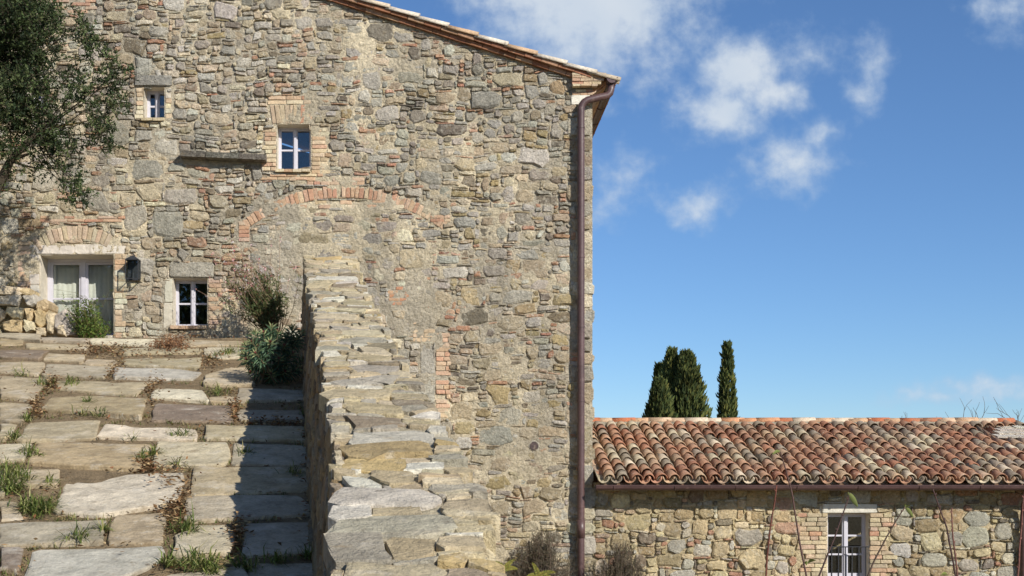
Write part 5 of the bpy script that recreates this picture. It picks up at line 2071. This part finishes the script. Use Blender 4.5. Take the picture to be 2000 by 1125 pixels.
while cnt < 4200 and tries < 45000:
    tries += 1
    if gr.random() < .6:
        a, b, sa_, sb_ = gr.choice(dens_spots)
        zx, zy = gr.gauss(a, sa_ * .8), gr.gauss(b, sb_ * .8)
        free = gr.random() < .22
    else:
        zx, zy = gr.uniform(-60, 1440), gr.uniform(25, 1130)
        free = gr.random() < .02
    if zy < 22: continue
    p = path_pt(zx / Zs, 640 + zy / Zs)
    if p.x > wall_base_x(p.y): continue
    if not free and any(in_poly(p.x, p.y, Q) for Q in POLYS): continue
    cnt += 1
    p.z += gr.uniform(.005, .03) + (.045 if free else 0)
    d = Vector((gr.gauss(0, 1), gr.gauss(0, 1), gr.gauss(.05, .25))).normalized()
    nn = (Vector((0, 0, 1)) + rdir(gr) * .7).normalized()
    c = gr.choice([lin(136, 108, 76), lin(116, 92, 66), lin(158, 130, 94), lin(100, 82, 60), lin(174, 150, 112), lin(128, 90, 62)])
    Lt.leaf(p, d, nn, gr.uniform(.03, .065), gr.uniform(.012, .03), vary(c, .18, .04, gr), gr.uniform(-.3, .4))
props(Lt.build('leaf_litter', M['litter']), 'dry brown leaves fallen in joints of the paving', 'leaf litter', kind='stuff')
# heap of dry twigs at the crest
tp = path_pt(330, 682)
tw = empty('twig_heap', tuple(tp), 'small tangled heap of dry brown twigs and leaves on the paving', 'twigs')
B, B2 = Bag(), Bag()
for k in range(90):
    p = path_pt(gr.gauss(335, 18), gr.gauss(683, 5)) + Vector((0, 0, .03 + abs(gr.gauss(0, .05))))
    d = Vector((gr.gauss(0, 1), gr.gauss(0, .8), gr.gauss(0, .35))).normalized()
    L = gr.uniform(.06, .2)
    B.tube([p, p + d * L * .5 + Vector((0, 0, gr.uniform(0, .04))), p + d * L], [.004, .0035, .002], 4, vary(lin(112, 84, 64), .25, .04, gr), False)
    for j in range(5):
        B2.leaf(p + rdir(gr) * .04, rdir(gr), rdir(gr), gr.uniform(.03, .06), gr.uniform(.012, .025), vary(lin(132, 98, 70), .2, .04, gr), .3)
B.build('twigs', M['bark'], tw, tuple(tp), kind='stuff')
B2.build('dry_leaves', M['litter'], tw, tuple(tp))

# ---- bare shoots of young fruit trees in front of the outbuilding
SY = 9.0
shoots = [
    ([(1497, 1090), (1507, 1010), (1517, 948)], 'short reddish bare shoot left of the leafy ones before the outbuilding', [], lin(112, 70, 58)),
    ([(1575, 1125), (1560, 1050), (1545, 960), (1524, 882)], 'long bare shoot tipped with one small leaf, leaf pair lower down', [(1524, 882, -1, .1, .09), (1578, 1100, .5, .6, .09), (1576, 1104, -.3, .9, .07)], lin(96, 74, 68)),
    ([(1600, 1125), (1630, 1050), (1660, 962)], 'leaning shoot with one hanging curled leaf in front of the door lintel', [(1656, 962, .7, -.8, .12)], lin(84, 66, 62)),
    ([(1695, 1125), (1730, 1050), (1768, 990)], 'leaning shoot with a tuft of leaves at its tip right of the door', [(1768, 990, .8, -.8, .09), (1768, 990, -.2, .6, .05), (1768, 990, .6, .5, .05)], lin(92, 76, 66)),
    ([(1866, 1125), (1850, 1030), (1822, 955)], 'dark bare shoot bending towards the gutter', [(1850, 1122, -.8, .3, .09)], lin(84, 64, 60)),
    ([(1870, 1125), (1862, 1050), (1859, 992)], 'thin straight bare shoot beside the dark bending one', [], lin(120, 84, 74)),
    ([(1988, 1125), (1994, 1040), (2001, 960)], 'reddish bare shoot before the outbuilding downpipe', [], lin(128, 88, 78))]
for (pl, lb, lv, col) in shoots:
    p0, p1 = W(*pl[0], SY), W(*pl[1], SY)
    dx = (p0 - p1)
    bx = p0 + Vector((dx.x / max(.2, abs(dx.z)) * .8, .1, 0))
    foot = Vector((bx.x, SY + .1, GZ))
    o = empty('fruit_tree_shoot', tuple(foot), lb, 'sapling', 'bare shoots before the outbuilding')
    pts = [foot, foot.lerp(p0, .5) + Vector((.02, 0, 0))] + [W(a, b, SY) for a, b in pl]
    # smooth wiggle
    fine = []
    for i in range(len(pts) - 1):
        for k in range(6):
            q = pts[i].lerp(pts[i + 1], k / 6)
            fine.append(q + mnoise.noise_vector(q * 5) * .008)
    fine.append(pts[-1])
    B = Bag()
    n = len(fine)
    B.tube(fine, [.0085 - .0045 * i / (n - 1) for i in range(n)], 6, col)
    for i in range(3, n - 1, 2):                            # buds
        B.tube([fine[i], fine[i] + Vector((U(-1, 1), 0, 1)).normalized() * .022], [.006, .002], 4, col)
    B.build('stem', M['bark'], o, tuple(foot), True)
    for (a, b, dx_, dz_, L) in lv:
        L *= .78
        c = W(a, b, SY)
        d = Vector((dx_, -.25, dz_)).normalized()
        Lf = Bag()
        # a real leaf blade with a bent midrib
        s = d.cross(Vector((0, 1, .3))).normalized()
        up = s.cross(d).normalized()
        vs, fs = [], []
        for k in range(7):
            t = k / 6
            w_ = L * .19 * math.sin(math.pi * min(1, t * .92 + .04)) ** .8
            m_ = c + d * (L * t) - up * (L * .35 * t * t) + Vector((0, 0, -L * .3 * t * t))
            vs += [m_ - s * w_ + up * w_ * .5, m_, m_ + s * w_ + up * w_ * .5]
        for k in range(6):
            q = k * 3
            fs += [(q, q + 1, q + 4, q + 3), (q + 1, q + 2, q + 5, q + 4)]
        Lf.add(vs, fs, vary(lin(132, 142, 80), .12))
        Lf.build('leaf', M['leaf'], o, tuple(c), True)

#@@SECTION wall lantern
ly = D - .14
lc = lambda px, py: ((px - VX) * ly / F, ly, CZ + (VY - py) * ly / F)
x0, x1 = lc(247, 0)[0], lc(272.5, 0)[0]
zb, zt2, ztop = lc(0, 546)[2], lc(0, 508)[2], lc(0, 500)[2]
hd = .085
lan = empty('wall_lantern', ((x0 + x1) / 2, D, zb), 'dark iron box lantern hanging beside the glazed door', 'lantern')
B = Bag()
t = .011
c = (.05, .05, .05)
for xx in (x0, x1 - t):
    for yy_ in (ly - hd, ly + hd - t):
        B.box((xx, yy_, zb), (xx + t, yy_ + t, zt2), c)
for zz in (zb, zt2 - t):
    B.box((x0 + t, ly - hd, zz), (x1 - t, ly - hd + t, zz + t), c)
    B.box((x0 + t, ly + hd - t, zz), (x1 - t, ly + hd, zz + t), c)
    B.box((x0, ly - hd + t, zz), (x0 + t, ly + hd - t, zz + t), c)
    B.box((x1 - t, ly - hd + t, zz), (x1, ly + hd - t, zz + t), c)
B.build('frame', M['iron'], lan, ((x0 + x1) / 2, ly, zb))
B = Bag()
xm = (x0 + x1) / 2
B.add([(x0 - .006, ly - hd - .006, zt2 + .001), (x1 + .006, ly - hd - .006, zt2 + .001), (x1 + .006, ly + hd + .006, zt2 + .001), (x0 - .006, ly + hd + .006, zt2 + .001), (xm - .025, ly - .02, ztop), (xm + .025, ly - .02, ztop), (xm + .025, ly + .02, ztop), (xm - .025, ly + .02, ztop)],
      [(0, 3, 2, 1), (4, 5, 6, 7), (0, 1, 5, 4), (1, 2, 6, 5), (2, 3, 7, 6), (3, 0, 4, 7)], c)
ro_ = B.build('lantern_roof', M['iron'], lan, (xm, ly, zt2))
B = Bag()
B.tube([(xm + .017 * math.cos(a), ly, ztop + .02 + .017 * math.sin(a)) for a in [2 * math.pi * i / 14 for i in range(15)]], .004, 5)
B.build('ring', M['iron'], ro_, (xm, ly, ztop))
B = Bag()
B.tube([(xm, D + .02, ztop + .03), (xm, ly, ztop + .03)], .006, 6)
B.tube([(x1 - .01, D + .02, zb - .02), (x1 - .02, ly, zb + .002)], .005, 6)
B.build('bracket', M['iron'], lan, (xm, D, ztop))
for (a_, b_) in (((x0 + t, ly - hd + .003, zb + t), (x1 - t, ly - hd + .006, zt2 - t)), ((x0 + .003, ly - hd + t, zb + t), (x0 + .006, ly + hd - t, zt2 - t)), ((x1 - .006, ly - hd + t, zb + t), (x1 - .003, ly + hd - t, zt2 - t))):
    B = Bag()
    B.box(a_, b_, c)
    B.build('pane', M['lantern_glass'], lan, a_)
B = Bag()
B.box((x0 + t, ly + hd - .008, zb + t), (x1 - t, ly + hd - .004, zt2 - t), c)
B.tube([(xm, ly, zb + .004), (xm, ly, zb + .1)], .017, 10)
B.build('lamp_holder', M['iron'], lan, (xm, ly, zb))
